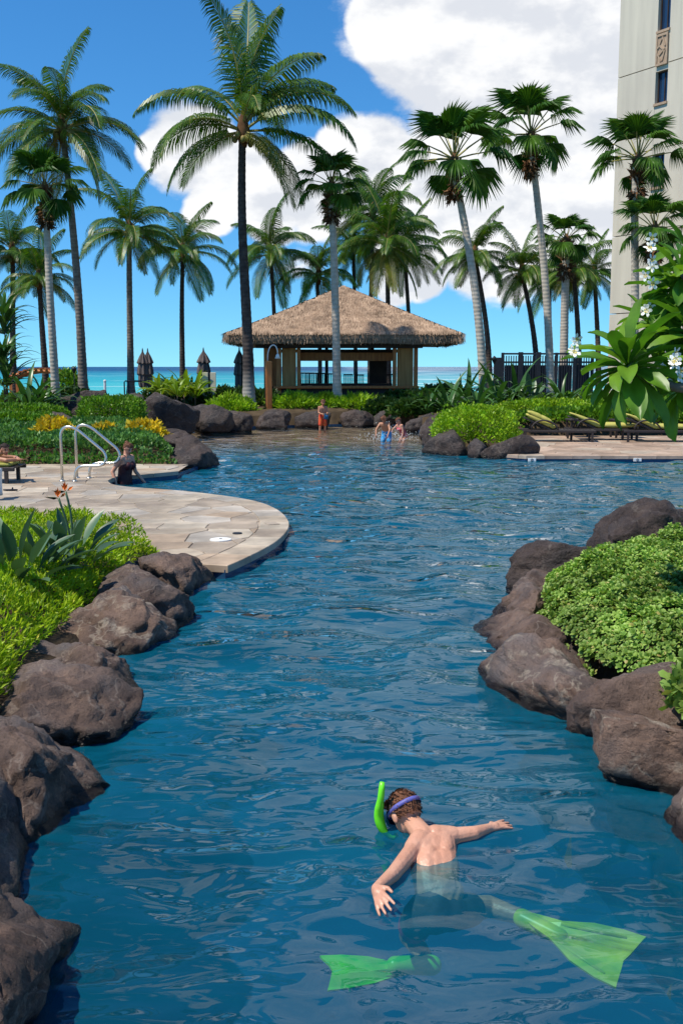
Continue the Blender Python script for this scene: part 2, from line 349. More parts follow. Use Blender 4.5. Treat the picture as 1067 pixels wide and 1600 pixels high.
def trunk_mat(name, c1, c2, ringcol, pale_base=None):
    m, t, b = base_mat(name); L = t.links.new
    tc = N(t, 'ShaderNodeTexCoord'); sp = N(t, 'ShaderNodeSeparateXYZ'); L(tc.outputs['Object'], sp.inputs[0])
    n = N(t, 'ShaderNodeTexNoise'); n.inputs['Scale'].default_value = 5; n.inputs['Detail'].default_value = 8; L(tc.outputs['Object'], n.inputs[0])
    mr = N(t, 'ShaderNodeMapRange'); L(n.outputs[0], mr.inputs[0]); mr.inputs[1].default_value = 0.35; mr.inputs[2].default_value = 0.65
    mx = N(t, 'ShaderNodeMix', data_type='RGBA'); L(mr.outputs[0], mx.inputs[0]); mx.inputs[6].default_value = (*c1, 1); mx.inputs[7].default_value = (*c2, 1)
    wv = N(t, 'ShaderNodeTexWave', wave_type='BANDS', bands_direction='Z'); wv.inputs['Scale'].default_value = 2.1; wv.inputs['Distortion'].default_value = 1.6; wv.inputs['Detail'].default_value = 3
    L(tc.outputs['Object'], wv.inputs[0])
    wr = N(t, 'ShaderNodeMapRange'); L(wv.outputs['Fac'], wr.inputs[0]); wr.inputs[1].default_value = 0.75; wr.inputs[2].default_value = 0.98; wr.inputs[4].default_value = 0.35
    m2 = N(t, 'ShaderNodeMix', data_type='RGBA'); L(wr.outputs[0], m2.inputs[0]); L(mx.outputs[2], m2.inputs[6]); m2.inputs[7].default_value = (*ringcol, 1)
    oc = m2.outputs[2]
    if pale_base:                                        # trunk turns paler towards its foot
        zr = N(t, 'ShaderNodeMapRange'); L(sp.outputs[2], zr.inputs[0]); zr.inputs[1].default_value = 1.6; zr.inputs[2].default_value = 0.5
        m3 = N(t, 'ShaderNodeMix', data_type='RGBA'); L(zr.outputs[0], m3.inputs[0]); L(oc, m3.inputs[6]); m3.inputs[7].default_value = (*pale_base, 1); oc = m3.outputs[2]
    L(oc, b.inputs['Base Color']); b.inputs['Roughness'].default_value = 0.85; b.inputs['Specular IOR Level'].default_value = 0.2
    bp = N(t, 'ShaderNodeBump'); bp.inputs['Strength'].default_value = 0.35; bp.inputs['Distance'].default_value = 0.02; L(wv.outputs['Fac'], bp.inputs['Height']); L(bp.outputs[0], b.inputs['Normal'])
    return m
M_trunk = trunk_mat('coconut_trunk', (0.13, 0.105, 0.085), (0.23, 0.195, 0.165), (0.07, 0.055, 0.045))
M_trunk_dk = trunk_mat('dark_coconut_trunk', (0.04, 0.032, 0.03), (0.085, 0.068, 0.06), (0.025, 0.02, 0.02), (0.36, 0.33, 0.29))
M_trunk_far = trunk_mat('brown_coconut_trunk', (0.055, 0.042, 0.036), (0.1, 0.08, 0.066), (0.03, 0.025, 0.02))
M_trunk_fan = trunk_mat('pale_fan_palm_trunk', (0.38, 0.33, 0.27), (0.50, 0.44, 0.37), (0.27, 0.23, 0.19))

# ------------------------------------------------------------------ the plan of the pool
def smooth_loop(pts, step=0.25):
    return pts
POOL = [(-1.6, -3), (-1.6, 2.4), (-1.75, 4.2), (-1.85, 5.5), (-1.85, 7), (-1.9, 8.5), (-1.8, 9.8), (-1.5, 10.8)]
def catmull(pts, n=6):
    o = []
    for i in range(len(pts) - 1):
        p0 = pts[max(i - 1, 0)]; p1 = pts[i]; p2 = pts[i + 1]; p3 = pts[min(i + 2, len(pts) - 1)]
        for k in range(n):
            t = k / n
            o.append(tuple(0.5 * ((2 * p1[j]) + (-p0[j] + p2[j]) * t + (2 * p0[j] - 5 * p1[j] + 4 * p2[j] - p3[j]) * t * t + (-p0[j] + 3 * p1[j] - 3 * p2[j] + p3[j]) * t ** 3) for j in range(2)))
    o.append(tuple(pts[-1])); return o
DZ = 0.12
edge_px = [(352, 884), (392, 866), (428, 846), (447, 826), (446, 811), (430, 796), (400, 784), (350, 775), (280, 767), (225, 763), (190, 760), (172, 756), (168, 750), (188, 744), (225, 741), (278, 736)]
DECK_EDGE = catmull([tuple(P(a, b, DZ).xy) for a, b in edge_px], 4)
POOL += DECK_EDGE
POOL += [(-3.1, 22.2), (-3.6, 24.3), (-4.4, 27), (-5.2, 30.4), (-6.0, 33), (-5.8, 35.4), (-3.2, 37.1), (-0.78, 38.2), (1.6, 38.9), (2.5, 37), (2.7, 33), (2.9, 30), (3.0, 26.8), (3.5, 25.0),
         (4.33, 24.12), (8.1, 24.12), (14, 24.1), (16.5, 21), (15, 15.5), (9, 13.0), (5.2, 12.2), (3.9, 11.9), (2.9, 11.0), (2.05, 9.75), (1.6, 8.5), (1.55, 7.3), (1.75, 6.4), (1.8, 5.7), (1.95, 5.0), (2.15, 4.3), (2.35, 2.5), (2.6, -3)]
k_ = len(POOL) - 17
POOL = POOL[:k_] + catmull(POOL[k_:], 4)
PA = np.array(POOL)
def sdf(X, Y, poly=None):
    """signed distance to the pool outline, negative inside"""
    A = PA if poly is None else np.array(poly)
    B = np.roll(A, -1, 0); d = np.full(X.shape, 1e9); ins = np.zeros(X.shape, bool)
    for (ax, ay), (bx, by) in zip(A, B):
        ex, ey = bx - ax, by - ay; wx, wy = X - ax, Y - ay
        t = np.clip((wx * ex + wy * ey) / (ex * ex + ey * ey + 1e-12), 0, 1)
        d = np.minimum(d, np.hypot(wx - ex * t, wy - ey * t))
        c = (ay > Y) != (by > Y)
        if by != ay: ins ^= c & (X < (bx - ax) * (Y - ay) / (by - ay) + ax)
    return np.where(ins, -d, d)
def sstep(a, b, x):
    t = np.clip((x - a) / (b - a), 0, 1); return t * t * (3 - 2 * t)
LEFT_DECK = list(DECK_EDGE) + [(-3.3, 22.0), (-4.4, 22.05), (-13, 22.1), (-13, 12.4), (-4.6, 12.35), (-3.0, 12.0), (-2.0, 11.3)]
RIGHT_DECK = [(3.75, 24.75), (4.33, 24.12), (8.1, 24.12), (14, 24.1), (16, 24.2), (16, 31.2), (5.2, 31.2), (4.3, 28.2), (3.9, 26.2)]
def land(X, Y):
    X = np.asarray(X, float); Y = np.asarray(Y, float)
    s = sdf(X, Y)
    near = 0.16 + 0.17 * sstep(0.2, 1.0, s)
    z = near + 0.3 * sstep(22.5, 33, Y) + 0.05 * np.sin(X * 0.9 + Y * 0.7)
    dl = np.minimum(sdf(X, Y, LEFT_DECK), sdf(X, Y, RIGHT_DECK))
    z = np.where(dl < 0.35, 0.03, z)                      # bedding under the paving
    z = np.where(Y > 57, z - (Y - 57) * 0.2, z)
    z = np.where(s < 0.12, -2.4, z)
    return z
def zland(x, y): return float(land(np.array([x]), np.array([y]))[0])

def build_ground():
    xs = np.arange(-40, 40.01, 0.25); ys = np.arange(-4, 80.01, 0.25)
    X, Y = np.meshgrid(xs, ys); Z = land(X, Y)
    V = np.stack([X, Y, Z], -1).reshape(-1, 3); nx = len(xs)
    i, j = np.meshgrid(np.arange(len(ys) - 1), np.arange(nx - 1), indexing='ij'); a = (i * nx + j).ravel()
    F = np.stack([a, a + 1, a + nx + 1, a + nx], -1)
    kind(link('ground', mesh_of('ground', V, F, M_soil, True)), 'structure')
build_ground()

# pool shell
M_plaster = pmat('blue_plaster', (0.004, 0.042, 0.12), (0.007, 0.06, 0.15), 0.7, 0.8, 0.15, 20, 0.2, c3=(0.008, 0.08, 0.15), c3scale=0.25)
M_beach = pmat('brown_pebble_plaster', (0.22, 0.15, 0.10), (0.15, 0.10, 0.065), 2.5, 0.8, 0.3, 40, 0.2)
def build_pool():
    xs = np.arange(-8, 17.6, 0.5); ys = np.arange(-3.5, 24.9, 0.4)
    X, Y = np.meshgrid(xs, ys); Z = np.full(X.shape, -1.35) + 0.03 * np.sin(X * 1.3) * np.cos(Y * 0.9)
    V = np.stack([X, Y, Z], -1).reshape(-1, 3); nx = len(xs)
    i, j = np.meshgrid(np.arange(len(ys) - 1), np.arange(nx - 1), indexing='ij'); a = (i * nx + j).ravel()
    kind(link('pool_floor', mesh_of('pool_floor', V, np.stack([a, a + 1, a + nx + 1, a + nx], -1), M_plaster, True)), 'structure')
    # the shallow wading shelf, its lip wavy
    xs = np.arange(-8, 8.1, 0.25); prof = [(0.0, -1.5), (0.05, -0.42), (0.3, -0.33), (2, -0.28), (6, -0.22), (10, -0.14), (13, -0.06), (15.5, 0.02)]
    V = []
    for (dy, z) in prof:
        for x in xs: V.append((x, 24.6 + dy + (0.35 * math.sin(x * 0.9) + 0.2 * math.sin(x * 2.3 + 1)) * (1 if dy < 8 else 0), z))
    nx = len(xs); F = [(i * nx + j, i * nx + j + 1, (i + 1) * nx + j + 1, (i + 1) * nx + j) for i in range(len(prof) - 1) for j in range(nx - 1)]
    kind(link('pool_shelf', mesh_of('pool_shelf', V, F, M_beach, True)), 'structure')
    n = len(POOL)
    for nm, z0, z1, m_ in (('pool_wall', -1.6, -0.16, M_plaster), ('waterline_tile', -0.16, 0.075, M_tile)):
        V = [(x, y, z0) for x, y in POOL] + [(x, y, z1) for x, y in POOL]
        kind(link(nm, mesh_of(nm, V, [(i, (i + 1) % n, n + (i + 1) % n, n + i) for i in range(n)], m_)), 'structure')
build_pool()

def water_mat():
    m = bpy.data.materials.new('pool_water'); m.use_nodes = True; t = m.node_tree; t.nodes.clear(); L = t.links.new
    out = N(t, 'ShaderNodeOutputMaterial'); tc = N(t, 'ShaderNodeTexCoord')
    def layer(scale, st, detail, rot=0.0):
        mp = N(t, 'ShaderNodeMapping'); mp.inputs['Scale'].default_value = st; mp.inputs['Rotation'].default_value = (0, 0, rot); L(tc.outputs['Object'], mp.inputs[0])
        n = N(t, 'ShaderNodeTexNoise'); n.inputs['Scale'].default_value = scale; n.inputs['Detail'].default_value = detail; n.inputs['Roughness'].default_value = 0.5
        n.inputs['Distortion'].default_value = 0.6
        L(mp.outputs[0], n.inputs[0]); return n.outputs[0]
    a = layer(1.7, (0.7, 1.2, 1), 1.5, 0.25); b = layer(5.0, (0.75, 1.25, 1), 1.5, -0.2)
    ad = N(t, 'ShaderNodeMath', operation='MULTIPLY_ADD'); L(b, ad.inputs[0]); ad.inputs[1].default_value = 0.18; L(a, ad.inputs[2])
    bp = N(t, 'ShaderNodeBump'); bp.inputs['Strength'].default_value = 1.0; bp.inputs['Distance'].default_value = 0.12; L(ad.outputs[0], bp.inputs['Height'])
    fr = N(t, 'ShaderNodeFresnel'); fr.inputs[0].default_value = 1.345; L(bp.outputs[0], fr.inputs['Normal'])
    tr = N(t, 'ShaderNodeBsdfTransparent')
    # light scattered back by the depth of water: more of it the longer the path, little over the shallow shelf
    df = N(t, 'ShaderNodeBsdfDiffuse'); df.inputs[0].default_value = (0.002, 0.083, 0.142, 1); L(bp.outputs[0], df.inputs['Normal'])
    lw = N(t, 'ShaderNodeLayerWeight'); lw.inputs[0].default_value = 0.5
    fc = N(t, 'ShaderNodeMapRange'); L(lw.outputs['Facing'], fc.inputs[0]); fc.inputs[1].default_value = 0.3; fc.inputs[2].default_value = 0.8; fc.inputs[3].default_value = 0.20; fc.inputs[4].default_value = 0.97
    sp = N(t, 'ShaderNodeSeparateXYZ'); L(tc.outputs['Object'], sp.inputs[0])
    sh = N(t, 'ShaderNodeMapRange', interpolation_type='SMOOTHSTEP'); nw = N(t, 'ShaderNodeTexNoise'); nw.inputs['Scale'].default_value = 0.7; nw.inputs['Detail'].default_value = 4; L(tc.outputs['Object'], nw.inputs[0]); yw = N(t, 'ShaderNodeMath', operation='MULTIPLY_ADD'); L(nw.outputs[0], yw.inputs[0]); yw.inputs[1].default_value = 3.0; L(sp.outputs[1], yw.inputs[2]); ys_ = N(t, 'ShaderNodeMath', operation='SUBTRACT'); L(yw.outputs[0], ys_.inputs[0]); ys_.inputs[1].default_value = 1.5; L(ys_.outputs[0], sh.inputs[0]); sh.inputs[1].default_value = 23.6; sh.inputs[2].default_value = 31.5; sh.inputs[3].default_value = 1.0; sh.inputs[4].default_value = 0.06
    tm = N(t, 'ShaderNodeMix', data_type='RGBA'); L(sh.outputs[0], tm.inputs[0]); tm.inputs[6].default_value = (0.93, 0.96, 0.95, 1); tm.inputs[7].default_value = (0.60, 0.90, 0.93, 1); L(tm.outputs[2], tr.inputs[0])
    mu = N(t, 'ShaderNodeMath', operation='MULTIPLY'); L(fc.outputs[0], mu.inputs[0]); L(sh.outputs[0], mu.inputs[1])
    bd = N(t, 'ShaderNodeMixShader'); L(mu.outputs[0], bd.inputs[0]); L(tr.outputs[0], bd.inputs[1]); L(df.outputs[0], bd.inputs[2])
    gl = N(t, 'ShaderNodeBsdfGlossy'); gl.inputs['Roughness'].default_value = 0.015; L(bp.outputs[0], gl.inputs['Normal'])
    mx = N(t, 'ShaderNodeMixShader'); L(fr.outputs[0], mx.inputs[0]); L(bd.outputs[0], mx.inputs[1]); L(gl.outputs[0], mx.inputs[2]); L(mx.outputs[0], out.inputs[0])
    return m
M_water = water_mat()
def build_water():
    xs = np.arange(-8, 17.51, 0.07)
    ys = [-3.4]
    while ys[-1] < 39.6: ys.append(ys[-1] + max(0.045, 0.0075 * max(ys[-1], 0)))
    ys = np.array(ys); X, Y = np.meshgrid(xs, ys); Z = np.zeros_like(X); r = np.random.default_rng(3)
    for k in range(46):
        lam = 0.38 * (5.5 ** r.random()); th = r.normal(math.pi / 2 + 0.35, 0.75); amp = 0.0036 * lam ** 1.05
        kx, ky = 2 * math.pi / lam * math.cos(th), 2 * math.pi / lam * math.sin(th)
        Z += amp * np.sin(X * kx + Y * ky + r.random() * 6.28)
    # rings spreading from the swimmer
    d = np.hypot(X - 0.38, Y - 4.6); Z += 0.014 * np.sin(d * 24) * np.exp(-(d / 0.9) ** 2)
    amp = 0.5 + 0.65 * sstep(5, 9, Y) - 0.55 * sstep(24.5, 28, Y)
    Z = Z * amp
    ny, nx = X.shape; V = np.stack([X, Y, Z], -1).reshape(-1, 3)
    i, j = np.meshgrid(np.arange(ny - 1), np.arange(nx - 1), indexing='ij'); a = (i * nx + j).ravel()
    F = np.stack([a, a + 1, a + nx + 1, a + nx], -1)
    me = mesh_of('pool_water', V, F, M_water, True)
    kind(link('pool_water', me), 'structure')
build_water()

def build_sea():
    m, t, b = base_mat('sea_water'); L = t.links.new
    tc = N(t, 'ShaderNodeTexCoord'); sp = N(t, 'ShaderNodeSeparateXYZ'); L(tc.outputs['Object'], sp.inputs[0])
    cr = N(t, 'ShaderNodeValToRGB'); mr = N(t, 'ShaderNodeMapRange'); L(sp.outputs[1], mr.inputs[0]); mr.inputs[1].default_value = 60; mr.inputs[2].default_value = 1400
    n0 = N(t, 'ShaderNodeTexNoise'); n0.inputs['Scale'].default_value = 0.012; n0.inputs['Detail'].default_value = 4
    mp0 = N(t, 'ShaderNodeMapping'); mp0.inputs['Scale'].default_value = (0.5, 1, 1); L(tc.outputs['Object'], mp0.inputs[0]); L(mp0.outputs[0], n0.inputs[0])
    ad = N(t, 'ShaderNodeMath', operation='MULTIPLY_ADD'); L(n0.outputs[0], ad.inputs[0]); ad.inputs[1].default_value = 0.25; L(mr.outputs[0], ad.inputs[2])
    L(ad.outputs[0], cr.inputs[0])
    e = cr.color_ramp.elements; e[0].position = 0.1; e[0].color = (0.10, 0.46, 0.46, 1); e[1].position = 1.0; e[1].color = (0.006, 0.07, 0.17, 1)
    q = e.new(0.3); q.color = (0.025, 0.30, 0.36, 1); q = e.new(0.62); q.color = (0.012, 0.17, 0.27, 1)
    # breaking foam on the reef, heavier to the right
    nf = N(t, 'ShaderNodeTexNoise'); nf.inputs['Scale'].default_value = 0.06; nf.inputs['Detail'].default_value = 6
    mpf = N(t, 'ShaderNodeMapping'); mpf.inputs['Scale'].default_value = (0.35, 1.0, 1); L(tc.outputs['Object'], mpf.inputs[0]); L(mpf.outputs[0], nf.inputs[0])
    xr = N(t, 'ShaderNodeMapRange'); L(sp.outputs[0], xr.inputs[0]); xr.inputs[1].default_value = -60; xr.inputs[2].default_value = 60; xr.inputs[3].default_value = 0.0; xr.inputs[4].default_value = 0.16
    sm = N(t, 'ShaderNodeMath', operation='ADD'); L(nf.outputs[0], sm.inputs[0]); L(xr.outputs[0], sm.inputs[1])
    fr = N(t, 'ShaderNodeMapRange'); L(sm.outputs[0], fr.inputs[0]); fr.inputs[1].default_value = 0.62; fr.inputs[2].default_value = 0.78; fr.inputs[4].default_value = 0.7
    mx = N(t, 'ShaderNodeMix', data_type='RGBA'); L(fr.outputs[0], mx.inputs[0]); L(cr.outputs[0], mx.inputs[6]); mx.inputs[7].default_value = (0.62, 0.74, 0.74, 1)
    L(mx.outputs[2], b.inputs['Base Color']); b.inputs['Roughness'].default_value = 0.55; b.inputs['Specular IOR Level'].default_value = 0.12
    n = N(t, 'ShaderNodeTexNoise'); n.inputs['Scale'].default_value = 0.25; n.inputs['Detail'].default_value = 8; L(tc.outputs['Object'], n.inputs[0])
    bp = N(t, 'ShaderNodeBump'); bp.inputs['Strength'].default_value = 0.7; bp.inputs['Distance'].default_value = 1.0; L(n.outputs[0], bp.inputs['Height']); L(bp.outputs[0], b.inputs['Normal'])
    kind(link('sea', mesh_of('sea', [(-30000, 58, -2), (30000, 58, -2), (30000, 45000, -2), (-30000, 45000, -2)], [(0, 1, 2, 3)], m)), 'structure')
build_sea()

# ------------------------------------------------------------------ paving
def clip_half(poly, nx, ny, c):
    o = []
    for i in range(len(poly)):
        a, b = poly[i], poly[(i + 1) % len(poly)]; da = nx * a[0] + ny * a[1] - c; db = nx * b[0] + ny * b[1] - c
        if da <= 0: o.append(a)
        if (da < 0 < db) or (db < 0 < da):
            t = da / (da - db); o.append((a[0] + (b[0] - a[0]) * t, a[1] + (b[1] - a[1]) * t))
    return o
def clip_convex(subj, clip):
    area = sum(clip[i][0] * clip[(i + 1) % len(clip)][1] - clip[(i + 1) % len(clip)][0] * clip[i][1] for i in range(len(clip)))
    if area < 0: clip = clip[::-1]
    for i in range(len(clip)):
        a, b = clip[i], clip[(i + 1) % len(clip)]; nx, ny = b[1] - a[1], -(b[0] - a[0])
        subj = clip_half(subj, nx, ny, nx * a[0] + ny * a[1])
        if len(subj) < 3: return []
    return subj
def area2(p): return 0.5 * sum(p[i][0] * p[(i + 1) % len(p)][1] - p[(i + 1) % len(p)][0] * p[i][1] for i in range(len(p)))
def slab(name, poly, z0, z1, m, parent, inset=0.008):
    if area2(poly) < 0: poly = poly[::-1]
    cx = sum(p[0] for p in poly) / len(poly); cy = sum(p[1] for p in poly) / len(poly)
    n = len(poly); bot = []; top = []; top2 = []
    for (x, y) in poly:
        d = math.hypot(x - cx, y - cy) + 1e-6; k = max(0, 1 - inset / d); k2 = max(0, 1 - (inset + 0.008) / d)
        bot.append((x * k + cx * (1 - k) - cx, y * k + cy * (1 - k) - cy, z0)); top.append((bot[-1][0], bot[-1][1], z1 - 0.006)); top2.append((x * k2 + cx * (1 - k2) - cx, y * k2 + cy * (1 - k2) - cy, z1))
    F = [(i, (i + 1) % n, n + (i + 1) % n, n + i) for i in range(n)] + [(n + i, n + (i + 1) % n, 2 * n + (i + 1) % n, 2 * n + i) for i in range(n)] + [tuple(range(2 * n, 3 * n))]
    return link(name, mesh_of(name, bot + top + top2, F, m), parent, loc=(cx, cy, 0))
def paving(name, outline, edge, m, size, region, seed, xmin):
    r = random.Random(seed)
    bm = bmesh.new(); vs = [bm.verts.new((x, y, DZ - 0.014)) for x, y in outline]
    es = [bm.edges.new((vs[i], vs[(i + 1) % len(vs)])) for i in range(len(vs))]
    bmesh.ops.triangle_fill(bm, edges=es, use_beauty=True)
    for f in bm.faces:
        if f.normal.z < 0: f.normal_flip()
    me = bpy.data.meshes.new(name); bm.to_mesh(me); bm.free(); me.materials.append(M_grout)
    base = kind(link(name, me), 'structure')
    # coping stones follow the pool edge
    E = [Vector((a, b)) for a, b in edge]; acc = [0]
    for i in range(1, len(E)): acc.append(acc[-1] + (E[i] - E[i - 1]).length)
    def at(s):
        s = min(max(s, 0), acc[-1] - 1e-4)
        for i in range(1, len(acc)):
            if acc[i] >= s: break
        t = (s - acc[i - 1]) / max(acc[i] - acc[i - 1], 1e-6); p = E[i - 1].lerp(E[i], t)
        a = E[max(i - 2, 0)]; b = E[min(i + 1, len(E) - 1)]; d = (b - a).normalized(); return p, Vector((-d.y, d.x))
    sgn = 1
    p, nn = at(acc[-1] * 0.4)
    if sdf(np.array([p.x + nn.x * 0.2]), np.array([p.y + nn.y * 0.2]))[0] < 0: sgn = -1
    W = 0.36; nst = int(acc[-1] / 0.62); inner = []
    for k in range(nst):
        s0, s1 = acc[-1] * k / nst, acc[-1] * (k + 1) / nst; P0 = []; P1 = []
        for q in range(4):
            p, nn = at(s0 + (s1 - s0) * q / 3); P0.append(tuple(p - nn * sgn * 0.03)); P1.append(tuple(p + nn * sgn * W))
        slab('coping_stone', P0 + P1[::-1], 0.045, DZ + 0.004, M_flag if m is M_flag else M_flag_pink, base, 0.004)
    # irregular flags: Voronoi cells clipped to the deck, set back from the coping
    inset = [(x, y) for x, y in outline]
    def setback(q):
        x, y = q; best = 9
        for i in range(len(E)):
            if (Vector(q) - E[i]).length < 0.01:
                p, nn = at(acc[i]); v = p + nn * sgn * (W + 0.01); return (v.x, v.y)
        return q
    inner = [setback(q) for q in outline]
    x0, x1, y0, y1 = region; seeds = []
    yy = y0
    while yy < y1:
        xx = x0
        while xx < x1:
            seeds.append((xx + r.uniform(-.42, .42) * size, yy + r.uniform(-.42, .42) * size * 0.8)); xx += size
        yy += size * 0.8
    for s in seeds:
        cell = [(s[0] - 3, s[1] - 3), (s[0] + 3, s[1] - 3), (s[0] + 3, s[1] + 3), (s[0] - 3, s[1] + 3)]
        for q in seeds:
            if q is s or abs(q[0] - s[0]) > 3 * size or abs(q[1] - s[1]) > 3 * size: continue
            dx, dy = q[0] - s[0], q[1] - s[1]; mx, my = (q[0] + s[0]) / 2, (q[1] + s[1]) / 2
            cell = clip_half(cell, dx, dy, dx * mx + dy * my)
            if len(cell) < 3: break
        if len(cell) < 3: continue
        piece = clip_convex(inner, cell)
        if len(piece) < 3 or abs(area2(piece)) < 0.015: continue
        slab('flagstone', piece, DZ - 0.04, DZ + r.uniform(-0.003, 0.003), m, base, 0.007)
    return base
paving('pool_deck', LEFT_DECK, DECK_EDGE, M_flag, 0.62, (-9.5, -0.4, 11, 22.3), 3, -9)
paving('lounger_deck', RIGHT_DECK, [(3.75, 24.75), (4.0, 24.45), (4.33, 24.12), (6, 24.12), (8.1, 24.12), (10, 24.11), (12, 24.105), (14, 24.1)], M_flag_pink, 0.8, (3.5, 11.5, 24, 31), 5, 3)

# ------------------------------------------------------------------ rocks
def rock_mat(name, dark, light, crust, crust_lo):
    m, t, b = base_mat(name); L = t.links.new
    tc = N(t, 'ShaderNodeTexCoord'); oi = N(t, 'ShaderNodeObjectInfo')
    of = N(t, 'ShaderNodeVectorMath', operation='MULTIPLY_ADD'); L(oi.outputs['Random'], of.inputs[0]); of.inputs[1].default_value = (17, 31, 11); L(tc.outputs['Object'], of.inputs[2])
    def nz(s_, d_, r_=0.6):
        n = N(t, 'ShaderNodeTexNoise'); n.inputs['Scale'].default_value = s_; n.inputs['Detail'].default_value = d_; n.inputs['Roughness'].default_value = r_; L(of.outputs[0], n.inputs['Vector']); return n.outputs[0]
    def mr(v, a, c, o0=0.0, o1=1.0):
        q = N(t, 'ShaderNodeMapRange'); L(v, q.inputs[0]); q.inputs[1].default_value = a; q.inputs[2].default_value = c; q.inputs[3].default_value = o0; q.inputs[4].default_value = o1; return q.outputs[0]
    def mix(f, c0, c1):
        q = N(t, 'ShaderNodeMix', data_type='RGBA'); L(f, q.inputs[0])
        for k, c in ((6, c0), (7, c1)):
            if isinstance(c, tuple): q.inputs[k].default_value = (*c, 1)
            else: L(c, q.inputs[k])
        return q.outputs[2]
    n1 = nz(2.4, 10, 0.68); c = mix(mr(n1, 0.36, 0.64), dark, light)
    grey = tuple(sum(light) / 3 * k for k in (0.82, 0.80, 0.84)); c = mix(mr(nz(1.5, 4), 0.48, 0.68, 0, 0.6), c, grey)
    c = mix(mr(nz(4.5, 8, 0.7), crust_lo, crust_lo + 0.14, 0, 0.8), c, crust)
    vn = N(t, 'ShaderNodeMath', operation='ABSOLUTE'); vs = N(t, 'ShaderNodeMath', operation='SUBTRACT'); L(nz(1.7, 5, 0.55), vs.inputs[0]); vs.inputs[1].default_value = 0.5; L(vs.outputs[0], vn.inputs[0])
    c = mix(mr(vn.outputs[0], 0.012, 0.0, 0, 0.5), c, crust)                       # mineral seams
    pit = nz(30, 6, 0.7); c = mix(mr(pit, 0.42, 0.3, 0, 0.8), c, tuple(k * 0.35 for k in dark))  # crevice shade painted into the colour of the pits
    ge = N(t, 'ShaderNodeNewGeometry'); sz = N(t, 'ShaderNodeSeparateXYZ'); L(ge.outputs['Position'], sz.inputs[0]); wz = N(t, 'ShaderNodeMath', operation='MULTIPLY_ADD'); L(n1, wz.inputs[0]); wz.inputs[1].default_value = -0.14; L(sz.outputs[2], wz.inputs[2])
    wet = mr(wz.outputs[0], 0.03, -0.03); c = mix(wet, c, tuple(k * 0.3 for k in dark)); L(mr(wz.outputs[0], 0.03, -0.03, 0.62, 0.25), b.inputs['Roughness'])      # wet band above the waterline
    L(c, b.inputs['Base Color']); b.inputs['Specular IOR Level'].default_value = 0.4
    b1 = N(t, 'ShaderNodeBump'); b1.inputs['Strength'].default_value = 1.0; b1.inputs['Distance'].default_value = 0.11; L(nz(5.5, 9, 0.68), b1.inputs['Height'])
    b2 = N(t, 'ShaderNodeBump'); b2.inputs['Strength'].default_value = 0.9; b2.inputs['Distance'].default_value = 0.03; L(pit, b2.inputs['Height']); L(b1.outputs[0], b2.inputs['Normal']); L(b2.outputs[0], b.inputs['Normal'])
    return m
M_rock = rock_mat('lava_rock', (0.06, 0.036, 0.028), (0.23, 0.15, 0.112), (0.34, 0.27, 0.22), 0.6)
M_rock_pale = rock_mat('pale_crusted_rock', (0.075, 0.044, 0.032), (0.26, 0.165, 0.118), (0.48, 0.41, 0.32), 0.55)
M_rock_dark = rock_mat('dark_lava_rock', (0.025, 0.016, 0.014), (0.085, 0.058, 0.048), (0.18, 0.15, 0.125), 0.62)
def rock(loc, half, label, seed, rz=0.0, m=None, sub=5, group='lava rocks along the pool edge', tilt=0.0, name='lava_rock'):
    m = m or M_rock; r = random.Random(seed)
    bm = bmesh.new(); bmesh.ops.create_icosphere(bm, subdivisions=sub, radius=1.0)
    V = np.array([v.co[:] for v in bm.verts])
    V = np.sign(V) * np.abs(V) ** 0.88
    for k in range(9):
        a = r.uniform(0, 6.28); zz = r.uniform(-0.35, 0.95); q = math.sqrt(max(0, 1 - zz * zz)); n = np.array([q * math.cos(a), q * math.sin(a), zz]); dd = r.uniform(0.5, 0.82)
        ov = np.maximum(0, V @ n - dd); V -= np.outer(ov * 0.86, n)
    V *= np.array(half); so_ = Vector((seed * 3.7, seed * 1.3, seed * 0.7)); hs = (half[0] * half[1] * half[2]) ** (1 / 3)
    rot = Matrix.Rotation(tilt, 3, 'X')
    for i, v in enumerate(bm.verts):
        c = Vector(V[i]); d = c.normalized()
        q = c / hs * 1.35 + so_
        amp = noise.fractal(q, 0.9, 2.1, 5) * 0.12 - (1 - min(1, abs(noise.noise(q * 1.3 + Vector((9, 2, 4)))) * 6)) * 0.06
        fine = noise.fractal(q * 4.0, 0.7, 2.2, 4) * 0.045 - (1 - min(1, abs(noise.noise(q * 3.1)) * 6)) * 0.03
        v.co = rot @ (c + d * hs * (amp + fine))
    me = bpy.data.meshes.new(name); bm.to_mesh(me); bm.free(); me.materials.append(m)
    me.polygons.foreach_set('use_smooth', np.ones(len(me.polygons), dtype=bool))
    o = link(name, me, loc=loc, rot=(0, 0, rz)); return tag(o, label, 'rock', group)
gl = 'lava rocks on the left bank'
rock((-1.42, 3.3, 0.0), (0.54, 0.95, 0.50), 'brown lava rock in the bottom left corner of the picture', 1, 0.3, group=gl)
rock((-1.76, 4.15, 0.06), (0.54, 0.8, 0.48), 'tall brown lava rock on the left bank, second from the bottom corner', 2, 0.1, group=gl)
rock((-1.78, 5.12, 0.04), (0.5, 0.8, 0.44), 'grey-topped lava rock with steep wet side on the left bank', 3, 0.5, group=gl)
rock((-1.78, 6.15, -0.04), (0.54, 0.78, 0.38), 'flat-topped lava rock jutting furthest into the narrow channel', 4, -0.2, group=gl)
rock((-1.96, 7.05, -0.04), (0.54, 0.88, 0.40), 'rounded brown lava rock beside the lime ground cover', 5, 0.3, group=gl)
rock((-1.90, 8.15, 0.0), (0.54, 0.95, 0.43), 'pale-veined lava rock midway along the left bank', 6, -0.1, M_rock_pale, group=gl)
